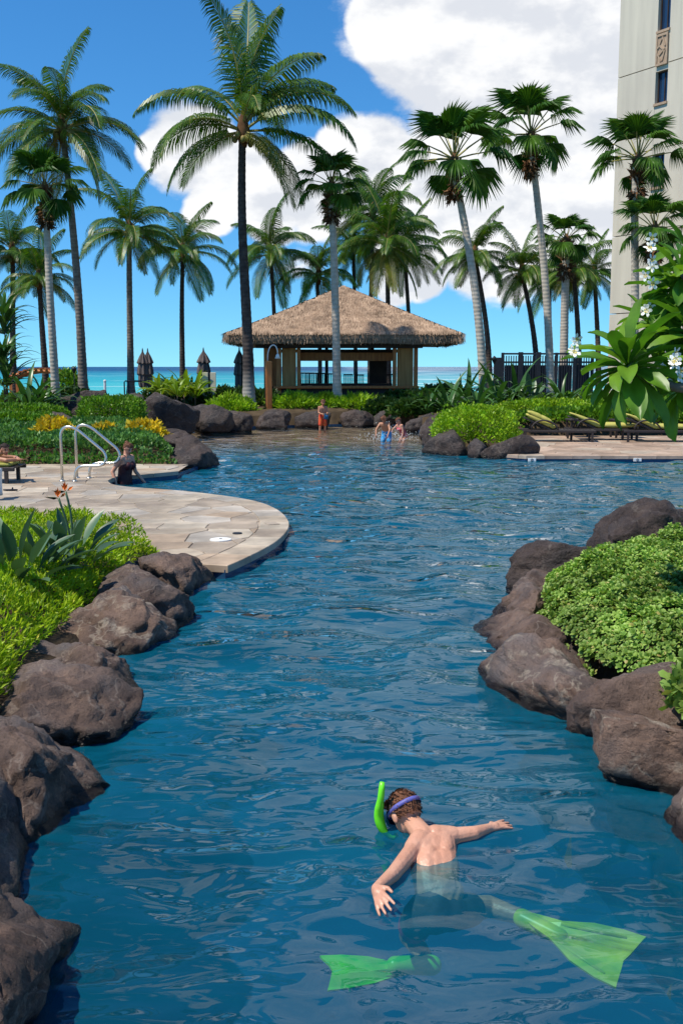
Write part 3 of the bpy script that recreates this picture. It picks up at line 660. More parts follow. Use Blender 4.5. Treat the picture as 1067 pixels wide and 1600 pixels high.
rock((-1.92, 9.25, 0.02), (0.56, 0.9, 0.46), 'dark blocky lava rock below the bird of paradise plants', 7, 0.4, group=gl)
rock((-1.70, 10.35, 0.0), (0.50, 0.80, 0.44), 'lava rock meeting the curved tip of the stone deck', 8, -0.15, group=gl)
rock((-2.65, 10.75, 0.12), (0.6, 0.45, 0.36), 'low dark lava rock between deck and lime ground cover', 41, 0.2, M_rock_dark, 4, group=gl)
gr_ = 'lava rocks around the planted island on the right'
rock((3.15, 10.75, 0.2), (0.85, 0.5, 0.58), 'tall dark lava rock at the far end of the planted island', 9, 0.35, M_rock_dark, group=gr_)
rock((2.38, 10.1, 0.08), (0.85, 0.6, 0.42), 'sloping dark lava rock below the tallest island rock', 10, 0.6, M_rock_dark, group=gr_)
rock((1.78, 9.1, -0.04), (0.46, 0.95, 0.38), 'narrow lava rock on the far left flank of the island', 11, -0.5, group=gr_)
rock((1.46, 8.1, -0.06), (0.46, 0.98, 0.38), 'leftmost lava rock of the planted island', 12, 0.1, group=gr_)
rock((1.50, 6.8, -0.06), (0.46, 1.0, 0.40), 'large ridged lava rock at the front of the planted island', 13, 0.25, M_rock_pale, group=gr_)
rock((2.05, 5.9, 0.05), (0.72, 0.44, 0.35), 'flat brown lava rock at the foot of the naupaka bed', 14, 0.0, group=gr_)
rock((1.84, 5.3, 0.03), (0.64, 0.46, 0.42), 'pale-crusted lava rock overhanging the water on the right', 15, -0.2, M_rock_pale, group=gr_)
rock((1.88, 4.68, 0.03), (0.40, 0.42, 0.48), 'upright pale-crusted lava rock at the right edge of the picture', 16, 0.2, M_rock_pale, group=gr_)
rock((2.5, 3.9, 0.0), (0.5, 0.5, 0.45), 'lava rock nearest the camera on the right bank', 17, 0.2, M_rock, 4, group=gr_)
gf = 'dark lava rocks around the wading end'
far = [((-3.25, 22.75, 0.12), (0.72, 0.7, 0.58), 'big dark lava rock at the end of the inlet by the deck', 20, 0.2),
       ((-3.95, 24.6, 0.15), (0.7, 0.8, 0.5), 'lava rock behind the big one at the inlet', 21, 0.6),
       ((-4.75, 27.2, 0.2), (0.8, 0.9, 0.55), 'low lava rock beyond the yellow flowers', 22, 0.1),
       ((-6.1, 28.6, 0.35), (1.0, 0.6, 0.45), 'long low lava rock in front of the clipped box hedge', 23, 0.0),
       ((-8.0, 29.3, 0.45), (0.9, 0.6, 0.55), 'dark lava rock left of the clipped box hedge', 24, 0.2),
       ((-5.75, 33.2, 0.62), (1.15, 0.9, 0.92), 'largest dark boulder at the back of the wading end', 25, 0.1),
       ((-7.1, 34.0, 0.75), (0.9, 0.9, 0.85), 'tall boulder just left of the largest boulder', 26, 0.5),
       ((-4.35, 34.6, 0.45), (0.75, 0.7, 0.6), 'grey block of rock right of the largest boulder', 27, 0.3),
       ((-3.6, 35.4, 0.2), (0.9, 0.6, 0.55), 'sloping grey rock at the waterline below the palm', 28, -0.2),
       ((-8.9, 35.0, 0.75), (1.4, 0.8, 0.8), 'wide flat boulder behind the clipped box hedge', 29, 0.0),
       ((-5.6, 31.2, 0.05), (1.3, 0.5, 0.32), 'low wet ledge of rock at the wading end', 30, 0.1),
       ((-2.35, 36.9, 0.22), (0.85, 0.55, 0.48), 'long rock under the lamp post at the back shore', 31, 0.1),
       ((-0.95, 37.6, 0.2), (0.8, 0.5, 0.46), 'rock at the back shore behind the boy in red shorts', 32, -0.1),
       ((0.55, 38.2, 0.18), (0.75, 0.5, 0.42), 'rock at the back shore in front of the bar', 33, 0.1),
       ((1.75, 38.4, 0.18), (0.65, 0.5, 0.4), 'small rock at the back shore right of the bar trunk', 34, 0.3),
       ((2.75, 35.2, 0.2), (0.6, 0.8, 0.5), 'rock behind the splashing children', 35, 0.1),
       ((2.95, 31.5, 0.25), (0.55, 0.8, 0.6), 'tall pointed rock beside the splashing children', 36, 0.2),
       ((2.75, 28.6, 0.12), (0.55, 0.9, 0.62), 'wet rock at the right lip of the wading end', 37, -0.3),
       ((2.75, 26.1, 0.1), (0.72, 0.7, 0.58), 'rounded dark rock left of the round clipped hedge', 38, 0.2),
       ((3.35, 25.3, 0.05), (0.38, 0.42, 0.4), 'small pale rock below the round clipped hedge', 39, 0.2),
       ((4.05, 24.95, 0.1), (0.75, 0.5, 0.56), 'angular dark rock where the lounger deck begins', 40, -0.1)]
for (l, h, lab, s, rz) in far: rock(l, h, lab, s, rz, M_rock_dark, 4, group=gf)

# ------------------------------------------------------------------ foliage tools
def rand_rot(n, r, up, spread):
    """frames whose x axis (leaf length) is near the given directions"""
    d = up + r.normal(0, spread, (n, 3)); d /= np.linalg.norm(d, axis=1, keepdims=True) + 1e-9
    a = r.normal(0, 1, (n, 3)); y = np.cross(d, a); y /= np.linalg.norm(y, axis=1, keepdims=True) + 1e-9
    z = np.cross(d, y); return np.stack([d, y, z], -1)
LEAF = (np.array([(0, 0, 0), (0.45, 0.32, 0.06), (1, 0, -0.04), (0.45, -0.32, 0.06)]), np.array([(0, 1, 2), (0, 2, 3)]))
LEAF_SLIM = (np.array([(0, 0, 0), (0.4, 0.15, 0.04), (1, 0, -0.1), (0.4, -0.15, 0.04)]), np.array([(0, 1, 2), (0, 2, 3)]))
LEAF_OVAL = (np.array([(0, 0, 0), (0.45, 0.22, 0.07), (0.8, 0.27, 0.06), (1.0, 0.0, -0.03), (0.8, -0.27, 0.06), (0.45, -0.22, 0.07)]), np.array([(0, 1, 5), (1, 2, 4), (1, 4, 5), (2, 3, 4)]))
def scatter(proto, T, Rm, S):
    V, F = proto; n = len(T)
    W = np.einsum('nij,kj->nki', Rm, V) * S[:, None, None] + T[:, None, :]
    Fa = (F[None] + (np.arange(n) * len(V))[:, None, None]).reshape(-1, F.shape[1]); return W.reshape(-1, 3), Fa
def bush_mesh(name, rx, ry, rz, n, size, m, seed, proto=LEAF, box=2.0, lump=0.16, spread=0.55):
    r = np.random.default_rng(seed)
    d = r.normal(0, 1, (n, 3)); d[:, 2] = np.abs(d[:, 2]) * 1.0; d /= np.linalg.norm(d, axis=1, keepdims=True)
    k = 1 / (np.abs(d) ** box).sum(1) ** (1 / box) if box > 2 else np.ones(n)
    so_ = r.random(3) * 20
    lum = np.array([noise.noise(Vector((q * 2.6 + so_).tolist())) * 1.0 + noise.noise(Vector((q * 6 + so_).tolist())) * 0.5 for q in d])
    rad = k * (1 + lump * lum) * (1 - 0.4 * r.random(n) ** 2.2) * np.where(r.random(n) < 0.05, r.uniform(1.02, 1.16, n), 1.0)
    T = d * rad[:, None] * np.array([rx, ry, rz]); Rm = rand_rot(n, r, d + np.array([0, 0, 0.35]), spread)
    V, F = scatter(proto, T, Rm, size * r.uniform(0.5, 1.45, n)); return mesh_of(name, V, F, m)
M_stem = pmat('woody_stem', (0.09, 0.06, 0.035))
def bush(name, label, cat, loc, rx, ry, rz, n, size, m, seed, group=None, proto=LEAF, box=2.0, lump=0.16, spread=0.55, rot=0.0):
    t = thing(name, label, cat, loc, rot, group)
    link('foliage', bush_mesh('foliage', rx, ry, rz, n, size, m, seed, proto, box, lump, spread), t)
    s = MB(); r = random.Random(seed)
    for k in range(7):
        a = r.uniform(0, 6.28); q = r.uniform(0.2, 0.7)
        s.tube([(0, 0, -0.1), (rx * q * 0.5 * math.cos(a), ry * q * 0.5 * math.sin(a), rz * 0.4), (rx * q * math.cos(a), ry * q * math.sin(a), rz * 0.8)], [0.03, 0.02, 0.008], 5)
    s.build('stem', M_stem, t, True); return t
def blade_mesh(name, L, W, bend, fold, m, n=9, elev=70, peak=0.45, stalk=0.0, twist=0.0):
    """a long leaf rising at elev degrees and arching over"""
    V = []; F = []; p = Vector((0, 0, 0)); ds = L / n
    for i in range(n + 1):
        s = i / n; a = R(elev) - R(bend) * s ** 1.4; d = Vector((math.cos(a), 0, math.sin(a))); u = Vector((-math.sin(a), 0, math.cos(a)))
        w = W * (math.sin(math.pi * min(1, 0.12 + 0.88 * s) ** (math.log(0.5) / math.log(peak))) if s < 1 else 0.0) * 0.5 + (0.006 if s < 0.15 else 0.0)
        if stalk:
            q_ = (s - stalk) / (1 - stalk); w = 0.009 if q_ <= 0 else max(0.006 if s < 1 else 0, W * 0.5 * math.sin(math.pi * q_ ** 0.8) ** 0.75)
        y = Vector((0, 1, 0)); tw = twist * s; yy = y * math.cos(tw) + u * math.sin(tw)
        V += [p - yy * w + u * w * fold, p.copy(), p + yy * w + u * w * fold]; p = p + d * ds
    for i in range(n):
        for k in range(2): F.append((i * 3 + k, i * 3 + k + 1, (i + 1) * 3 + k + 1, (i + 1) * 3 + k))
    return mesh_of(name, V, F, m, True)
BL = {}
def blades(key, specs, m):
    BL[key] = [blade_mesh('leaf', *s[:4], m, 10, *s[4:]) for s in specs]
blades('crinum', [(1.25, 0.11, 60, 0.35, 82), (1.2, 0.12, 85, 0.35, 66), (1.1, 0.11, 100, 0.3, 52), (0.95, 0.1, 70, 0.3, 38)], M_strapleaf)
blades('bird', [(0.62, 0.10, 12, 0.4, 84, 0.6, 0.42), (0.6, 0.105, 25, 0.4, 70, 0.6, 0.42), (0.56, 0.105, 38, 0.4, 56, 0.6, 0.42), (0.5, 0.1, 40, 0.4, 42, 0.6, 0.42)], M_strapgrey)
blades('ti', [(0.9, 0.12, 60, 0.3, 80, 0.6), (0.9, 0.13, 85, 0.3, 62, 0.6), (0.8, 0.13, 80, 0.3, 42, 0.6)], M_straplime)
blades('dark', [(0.95, 0.08, 50, 0.4, 80), (0.95, 0.08, 70, 0.4, 60), (0.9, 0.08, 80, 0.4, 38)], M_strapleaf)
blades('broad', [(0.75, 0.2, 45, 0.25, 75, 0.55), (0.75, 0.22, 75, 0.25, 55, 0.55), (0.65, 0.2, 70, 0.25, 30, 0.55)], M_strapleaf)
def strap_plant(name, label, cat, loc, key, n, scale, seed, group=None, spread=0.12, height=0.0):
    r = random.Random(seed); t = thing(name, label, cat, loc, r.uniform(0, 6.28), group)
    if height:
        s = MB(); s.tube([(0, 0, -0.1), (0.02, 0.01, height * 0.5), (0, 0, height)], [0.035, 0.03, 0.025], 6); s.build('stem', M_stem, t, True)
    for k in range(n):
        a = k * 2.399 + r.uniform(-.3, .3); q = math.sqrt(k / n) ; v = BL[key]; me = v[min(len(v) - 1, int(q * len(v)))]
        link('leaf', me, t, loc=(spread * q * math.cos(a), spread * q * math.sin(a), height * r.uniform(0.75, 1.0) if height else 0.0), rot=(r.uniform(-.15, .15), r.uniform(-.12, .12), a), scale=scale * r.uniform(0.8, 1.15))
    return t

# ------------------------------------------------------------------ palms
def frond_mesh(elev, bend, L, m, seed, hang=0.5, nl=86):
    r = random.Random(seed); n = 14; pts = []; dirs = []; p = Vector((0, 0, 0))
    for i in range(n + 1):
        s = i / n; a = R(elev) - R(bend) * s ** 1.25; d = Vector((math.cos(a), 0, math.sin(a))); pts.append(p.copy()); dirs.append(d); p = p + d * L / n
    mb = MB(); mb.tube(pts, [0.045 * (1 - 0.85 * i / n) + 0.004 for i in range(n + 1)], 4, 1)
    for k in range(nl):
        s = 0.13 + 0.87 * (k + 0.5) / nl; q = s * n; i = min(int(q), n - 1); f = q - i
        c = pts[i].lerp(pts[i + 1], f); d = dirs[i].lerp(dirs[i + 1], f).normalized(); u = Vector((-d.z, 0, d.x))
        ll = L * (0.05 + 0.235 * math.sin(math.pi * min(1, 0.12 + s * 0.86)) ** 0.8) * r.uniform(0.85, 1.1)
        for sd in (-1, 1):
            fw = 0.45 + 0.55 * s; v0 = (Vector((0, sd, 0)) * (1.0 - 0.35 * s) + d * fw + u * (0.28 - 0.1 * r.random())).normalized()
            g = Vector((0, 0, -1)); v1 = (v0 * (1 - hang) + g * hang * r.uniform(0.7, 1.25)).normalized()
            w = 0.0215 * L / 4 * 1.08; ax = d
            a0 = c; a1 = c + v0 * ll * 0.4; a2 = a1 + (v0 * 0.45 + v1 * 0.55).normalized() * ll * 0.35; a3 = a2 + v1 * ll * 0.3
            mb.add([a0 - ax * w * 0.6, a0 + ax * w * 0.6, a1 + ax * w, a1 - ax * w, a2 + ax * w * 0.75, a2 - ax * w * 0.75, a3], [(0, 1, 2, 3), (3, 2, 4, 5), (5, 4, 6)], 0)
    return mb.mesh('frond', [m, M_stalk])
FR = {}
for (key, e, b) in [('up', 84, 40), ('steep', 64, 78), ('mid', 44, 95), ('arch', 28, 105), ('flat', 10, 75), ('low', -12, 66), ('hang', -38, 45)]:
    FR[key] = [frond_mesh(e, b, 4.2, M_frond, 11 + i, h) for i, h in enumerate((0.58, 0.78, 0.9))]
FRY = [frond_mesh(-15, 62, 3.9, M_frond_y, 5, 0.75), frond_mesh(-42, 40, 3.7, M_frond_y, 6, 0.8)]
def trunk_mesh(base, top, r0, r1, bow, seed, m, ringed=True, flare=1.5):
    r = random.Random(seed); base = Vector(base); top = Vector(top); d = top - base; L = d.length; n = int(L / 0.11)
    side = Vector((d.y, -d.x, 0)); side = side.normalized() if side.length > 0.05 else Vector((1, 0, 0))
    hor = Vector((d.x, d.y, 0)); pts = []; rr = []
    for i in range(n + 1):
        s = i / n; p = base + d * s - hor * (bow * math.sin(math.pi * s)) + side * 0.08 * math.sin(s * 5 + seed)
        k = r0 + (r1 - r0) * s ** 0.8 + r0 * (flare - 1) * math.exp(-s * L / 0.45)
        if ringed: k *= 1 + (0.036 if i % 2 else -0.016) + r.uniform(-.02, .02)
        pts.append(p - base); rr.append(k)
    return MB().tube(pts, rr, 12).mesh('trunk', m, True)
def coconut_palm(label, bpx, tpx, Y, rad_px, seed, m=None, fronds=None, n=21, r0=0.19, r1=0.11, bow=0.25, nuts=6, yellow=0.1):
    b = PY(*bpx, Y); b.z = max(zland(b.x, Y), -1.0) - 0.05; tp = PY(*tpx, Y); r = random.Random(seed)
    t = thing('coconut_palm', label, 'palm tree', b, 0, 'coconut palms')
    link('trunk', trunk_mesh(b, tp, r0, r1, bow, seed, m or M_trunk_far), t)
    sc = rad_px * Y / 1600 / 3.55; c = tp - b
    mb = MB(); mb.lathe([(r1 * 1.0, -0.5), (r1 * 1.7, -0.1), (r1 * 1.9, 0.15), (r1 * 1.1, 0.55), (0.03, 0.8)], (0, 0, 0), 10)
    crown = mb.build('crown', M_fibre, t, True, loc=c)
    for k in range(nuts):
        a = r.uniform(0, 6.28); q = MB().ball((0, 0, 0), (0.11, 0.11, 0.14), None, 8, 6); q.build('coconut', M_coco, crown, True, loc=(0.3 * math.cos(a), 0.3 * math.sin(a), r.uniform(-.35, -.05)))
    if fronds is None:
        fronds = []
        for k in range(n):
            s = (k + 0.5) / n; key = ['up', 'steep', 'steep', 'mid', 'mid', 'arch', 'arch', 'arch', 'flat', 'flat', 'low', 'low', 'hang'][min(12, max(0, int(s * 13 + r.uniform(-.6, .6))))]
            fronds.append((math.degrees(k * 2.399) + r.uniform(-15, 15), key, r.uniform(0.85, 1.08)))
    for (az, key, s) in fronds:
        me = r.choice(FRY) if (key in ('hang', 'low') and r.random() < yellow * 3) else r.choice(FR[key])
        link('frond', me, crown, loc=(0, 0, 0.25 if key in ('up', 'steep', 'mid') else 0.05), rot=(r.uniform(-.22, .22), r.uniform(-.14, .14), R(az)), scale=sc * s)
    return t
main_fronds = [(100, 'up', 1.2), (210, 'up', 1.12), (345, 'up', 1.05), (12, 'steep', 0.95), (330, 'steep', 0.95), (150, 'steep', 0.8),
               (2, 'mid', 1.05), (186, 'mid', 1.0), (70, 'mid', 0.9), (350, 'arch', 1.1), (176, 'arch', 0.95), (215, 'arch', 0.95), (285, 'mid', 0.8),
               (8, 'flat', 1.0), (200, 'low', 0.9), (150, 'low', 0.8), (335, 'low', 0.95), (30, 'low', 0.85), (310, 'hang', 0.7), (15, 'hang', 0.7)]
coconut_palm('tallest coconut palm, dark trunk with whitened foot, left of the thatched bar', (386, 642), (380, 208), 39, 150, 1, M_trunk_dk, main_fronds, r0=0.23, r1=0.13, bow=0.1)
coconut_palm('tall coconut palm with leaning grey trunk at upper left', (130, 612), (98, 205), 44, 118, 2, M_trunk, n=23, r0=0.21, r1=0.12, bow=0.35)
coconut_palm('coconut palm with straight grey trunk left of the closed umbrellas', (205, 612), (203, 366), 54, 82, 3, M_trunk, n=20, r0=0.2, r1=0.13)
coconut_palm('coconut palm with thin dark trunk between the two umbrella groups', (285, 590), (286, 398), 60, 80, 4)
coconut_palm('small coconut palm behind the left slope of the thatched roof', (432, 580), (423, 398), 64, 76, 5, r0=0.15)
coconut_palm('coconut palm low behind the roof apex, left of the fan palm', (498, 580), (498, 432), 66, 62, 6, r0=0.15, yellow=0.2)
coconut_palm('bright coconut palm directly behind the thatched roof peak', (607, 580), (604, 385), 60, 88, 7, n=24, yellow=0.25)
coconut_palm('taller coconut palm half hidden behind the bright one at the roof peak', (577, 580), (583, 335), 65, 80, 8, r0=0.15)
coconut_palm('coconut palm with drooping fronds right of the roof peak', (642, 580), (632, 398), 64, 72, 9, r0=0.15, yellow=0.2)
coconut_palm('coconut palm with leaning dark trunk seen behind the left of the two tall fan palms', (765, 585), (742, 402), 58, 66, 10)
coconut_palm('coconut palm just left of the tallest fan palm trunk', (840, 580), (815, 428), 58, 68, 11)
coconut_palm('coconut palm behind the fan palm with tan skirt, by the dark fence', (905, 580), (895, 428), 56, 66, 12, yellow=0.2)
coconut_palm('coconut palm cut by the left edge of the picture', (22, 575), (20, 398), 54, 72, 13)
coconut_palm('low coconut palm with dark trunk behind the leftmost fan palm', (72, 600), (62, 440), 52, 66, 14)

coconut_palm('coconut palm low behind the fence, left of the short fan palm', (858, 580), (858, 440), 62, 60, 16, yellow=0.2)
coconut_palm('rightmost coconut palm, beside the hotel wall', (935, 580), (928, 430), 60, 52, 17)
coconut_palm('coconut palm between the roof-crossing fan palm and the roof peak', (556, 580), (552, 395), 68, 62, 19, r0=0.15)
def fan_mesh(elev, pet, rad, droop, seed):
    r = random.Random(seed); mb = MB(); n = 34; a = R(elev); d = Vector((math.cos(a), 0, math.sin(a))); u = Vector((-math.sin(a), 0, math.cos(a)))
    end = d * pet - Vector((0, 0, 0.06)); mb.tube([(0, 0, 0), d * pet * 0.5, end], [0.035, 0.028, 0.02], 4, 1)
    tilt = Vector((math.cos(a - R(droop)), 0, math.sin(a - R(droop)))); un = Vector((-tilt.z, 0, tilt.x)); V = [end]; F = []
    span = R(80)
    rows = [(0.3, 0.022), (0.5, 0.038), (0.64, 0.042)]
    for j in range(n + 1):
        th = -span + 2 * span * j / n; dr = tilt * math.cos(th) + Vector((0, 1, 0)) * math.sin(th); z = 1 if j % 2 else -1
        for (q, pl) in rows:
            rr = rad * q * (1 - 0.22 * (abs(th) / span) ** 2)
            V.append(end + dr * rr + un * (z * pl * rad * 0.9 - (0.30 + 0.1 * math.sin(j * 1.7)) * rad * q * q + 0.14 * rad * q * abs(math.sin(th))))
    for j in range(n):
        b0 = 1 + j * 3; b1 = b0 + 3; F.append((0, b0, b1)); F.append((b0, b0 + 1, b1 + 1, b1)); F.append((b0 + 1, b0 + 2, b1 + 2, b1 + 1))
        th = -span + 2 * span * (j + 0.5) / n; dr = tilt * math.cos(th) + Vector((0, 1, 0)) * math.sin(th)
        V.append(end + dr * rad * r.uniform(0.9, 1.06) * (1 - 0.22 * (abs(th) / span) ** 2) - un * 0.36 * rad - Vector((0, 0, r.uniform(0.05, 0.16) * rad))); F.append((b0 + 2, len(V) - 1, b1 + 2))
    mb.add(V, F, 0); return mb.mesh('fan_leaf', [M_fan, M_stalk])
FAN = {k: [fan_mesh(e, p, 1.12, dr, 3 + i + e) for i in range(2)] for k, (e, p, dr) in {'up': (80, 1.0, 2), 'steep': (58, 1.15, 4), 'mid': (36, 1.3, 10), 'flat': (15, 1.35, 14), 'low': (-6, 1.2, 20), 'hang': (-32, 0.9, 26)}.items()}
def fan_palm(label, bpx, tpx, Y, rad_px, seed, skirt=1.1, n=20, r0=0.17, r1=0.125, bow=0.15, skirt_w=1.0):
    b = PY(*bpx, Y); b.z = zland(b.x, Y) - 0.05; tp = PY(*tpx, Y); r = random.Random(seed)
    t = thing('fan_palm', label, 'palm tree', b, 0, 'fan palms')
    link('trunk', trunk_mesh(b, tp, r0, r1, bow, seed, M_trunk_fan, True, 1.45), t)
    sc = rad_px * Y / 1600 / 2.25; c = tp - b
    crown = MB().lathe([(r1 * 1.0, -0.3), (r1 * 1.4, 0.0), (r1 * 1.2, 0.35), (0.04, 0.6)], (0, 0, 0), 9).build('crown', M_fibre, t, True, loc=c)
    k = 320; g = np.random.default_rng(seed); th = g.uniform(0, 6.283, k); h = -skirt * g.random(k) ** 1.0 + 0.1
    T = np.stack([r1 * 0.8 * np.cos(th), r1 * 0.8 * np.sin(th), h], -1); dirs = np.stack([np.cos(th), np.sin(th), np.where(h > -skirt * 0.45, 0.9, -0.9) + g.normal(0, .5, k)], -1)
    V, F = scatter(LEAF_SLIM, T, rand_rot(k, g, dirs, 0.3), skirt_w * g.uniform(0.2, 0.42, k)); link('dead_skirt', mesh_of('dead_skirt', V, F, M_fibre), crown)
    for q in range(n):
        s = (q + 0.5) / n; key = ['up', 'steep', 'mid', 'flat', 'low', 'hang'][min(5, int(s ** 1.05 * 5.6))]
        link('fan_leaf', r.choice(FAN[key]), crown, loc=(0, 0, 0.3), rot=(r.uniform(-.2, .2), r.uniform(-.1, .1), q * 2.399 + r.uniform(-.25, .25)), scale=sc * r.uniform(0.85, 1.1))
    return t
fan_palm('fan palm in front of the thatched bar, trunk crossing its roof', (527, 625), (518, 302), 40, 62, 21)
fan_palm('left of the two tall fan palms right of the bar, leaning trunk', (757, 640), (709, 262), 39, 96, 22, 1.2)
fan_palm('tallest fan palm, right of centre, curved pale trunk', (860, 632), (829, 222), 42, 88, 23, 1.4)
fan_palm('short fan palm with broad tan skirt by the dark fence', (880, 590), (884, 385), 50, 54, 24, 1.6, n=20, r0=0.22, r1=0.17, skirt_w=1.1)
fan_palm('fan palm standing against the pale hotel wall', (984, 600), (996, 262), 38, 80, 25, 1.4)
fan_palm('low fan palm at the right edge below the hotel windows', (1026, 600), (1022, 372), 37, 66, 26, 0.8)
fan_palm('leftmost fan palm, slim grey trunk beside the tall leaning coconut palm', (87, 612), (71, 305), 41, 72, 27, 1.3)

# ------------------------------------------------------------------ hotel
def hotel():
    A = PY(965, 122, 48); A.z = 0; e = Vector((1.87, -3.1, 0)).normalized(); nrm = Vector((-e.y, e.x, 0)) * -1
    if nrm.dot(Vector((0, 0, 0)) - A) < 0: nrm = -nrm
    inn = -nrm; rz = math.atan2(e.y, e.x); H = 26
    t = thing('hotel_tower', 'pale stucco hotel tower with a column of narrow windows at the right edge', 'building', (A.x, A.y, 0.3), rz)
    # local frame: x along the facade, -y inward or outward
    s = 1 if (Matrix.Rotation(rz, 3, 'Z') @ Vector((0, 1, 0))).dot(inn) > 0 else -1
    def u_of(px, py):
        # intersection of the pixel ray with the facade plane
        u = (px - 533.5) / 1600; v = (800 - py) / 1600
        d = Vector((u, math.cos(PITCH) + v * math.sin(PITCH), -math.sin(PITCH) + v * math.cos(PITCH)))
        k = (A - Vector((0, 0, CAM_H))).dot(Vector((nrm.x, nrm.y, 0))) / d.dot(Vector((nrm.x, nrm.y, 0)))
        p = Vector((0, 0, CAM_H)) + d * k; return (Vector((p.x, p.y, 0)) - Vector((A.x, A.y, 0))).dot(e), p.z - 0.3
    wu0, _ = u_of(1023, 135); wu1, _ = u_of(1042, 135); D = 9.0; Wd = 12.0
    joints = []
    z1 = u_of(966, 122)[1]; fl = u_of(1030, 108)[1] - u_of(1030, 238)[1]
    wall_z = []
    tops = [(u_of(1033, -2 - 60)[1], u_of(1037, 46)[1]), (u_of(1033, 110)[1], u_of(1033, 160)[1]), (u_of(1026, 240)[1], u_of(1026, 292)[1])]
    zt, zb = tops[1]; hgt = zt - zb
    zs = sorted((lo_, hi_) for hi_, lo_ in tops) 
    zs = [(zs[0][0] - fl * k, zs[0][1] - fl * k) for k in (2, 1) if zs[0][0] - fl * k > 1] + zs
    pan = len(zs) - 2
    m = MB()
    def wbox(u0, u1, a, b, y0=0.0, y1=0.35, mi=0, mb=None):
        (mb or m).box(((u0 + u1) / 2, s * (y0 + y1) / 2, (a + b) / 2), (u1 - u0, abs(y1 - y0), b - a), 0, mi)
    # facade in storey-high panels with recessed joints between them
    lv = sorted({0.0, H} | {z1 + fl * 1.0 * k for k in range(-4, 4) if 0.5 < z1 + fl * k < H - 0.5})
    for (u0, u1) in ((0, wu0), (wu1, wu1 + 3.2), (wu1 + 3.2 + (wu1 - wu0), Wd)):
        for a, b in zip(lv[:-1], lv[1:]):
            q = MB(); wbox(u0, u1, a + 0.02, b - 0.02, 0, 0.4, mb=q); q.build('wall_panel', M_stucco, t)
    for w0 in (wu0, wu1 + 3.2):
        w1 = w0 + wu1 - wu0; last = 0.0
        for i, (a, b) in enumerate(zs):
            q = MB(); wbox(w0 + .002, w1 - .002, last, a - 0.1, 0.012, 0.4, mb=q); q.build('spandrel', M_stucco, t)
            q = MB(); wbox(w0 - 0.03, w1 + 0.03, a - 0.1, a, -0.06, 0.4, mb=q); q.build('sill', M_trim, t)
            win = MB(); wbox(w0 + .002, w0 + 0.06, a, b, 0.16, 0.24, mb=win); wbox(w1 - 0.06, w1 - .002, a, b, 0.16, 0.24, mb=win); wbox(w0 + 0.06, w1 - 0.06, b - 0.06, b - 0.002, 0.16, 0.24, mb=win); wbox((w0 + w1) / 2 + 0.02, (w0 + w1) / 2 + 0.06, a, b - 0.06, 0.165, 0.235, mb=win)
            wo = win.build('window', M_darkwood, t); g = MB(); wbox(w0 + 0.03, w1 - 0.03, a, b - 0.03, 0.2, 0.215, mb=g); g.build('pane', M_glass, wo)
            # carved panel between some windows
            if i == pan:
                c0 = b + 0.2; c1 = zs[i + 1][0] - 0.16; q = MB(); wbox(w0 + 0.03, w1 - 0.03, c0, c1, -0.05, 0.05, mb=q)
                wbox(w0 + 0.02, w0 + 0.1, c0, c1, -0.09, -0.05, mb=q); wbox(w1 - 0.1, w1 - 0.02, c0, c1, -0.09, -0.05, mb=q); wbox(w0 + 0.1, w1 - 0.1, c0, c0 + 0.1, -0.09, -0.05, mb=q); wbox(w0 + 0.1, w1 - 0.1, c1 - 0.1, c1, -0.09, -0.05, mb=q)
                cm = (w0 + w1) / 2; hh = c1 - c0
                for (dx, dz, an) in ((-.12, .25, .5), (.1, .3, -.4), (0, -.1, .9), (.1, -.25, .3), (-.13, -.3, -.5), (0, .05, -.8)):
                    q.box((cm + dx, -s * 0.07, (c0 + c1) / 2 + dz * hh * 0.8), (0.07, 0.04, 0.42), 0, 0, ('Y', an))
                q.build('carved_panel', M_trim, t)
            last = b
        q = MB(); wbox(w0 + .002, w1 - .002, last, H, 0.012, 0.4, mb=q); q.build('spandrel', M_stucco, t)
    q = MB(); q.box((Wd / 2, s * (0.41 + D / 2), H / 2), (Wd - 0.02, D, H - 0.02)); q.build('core', M_stucco, t)
    q = MB(); q.box((Wd / 2, s * D / 2, H + 0.15), (Wd + 0.4, D + 0.6, 0.3)); q.build('roof', M_trim, t)
hotel()

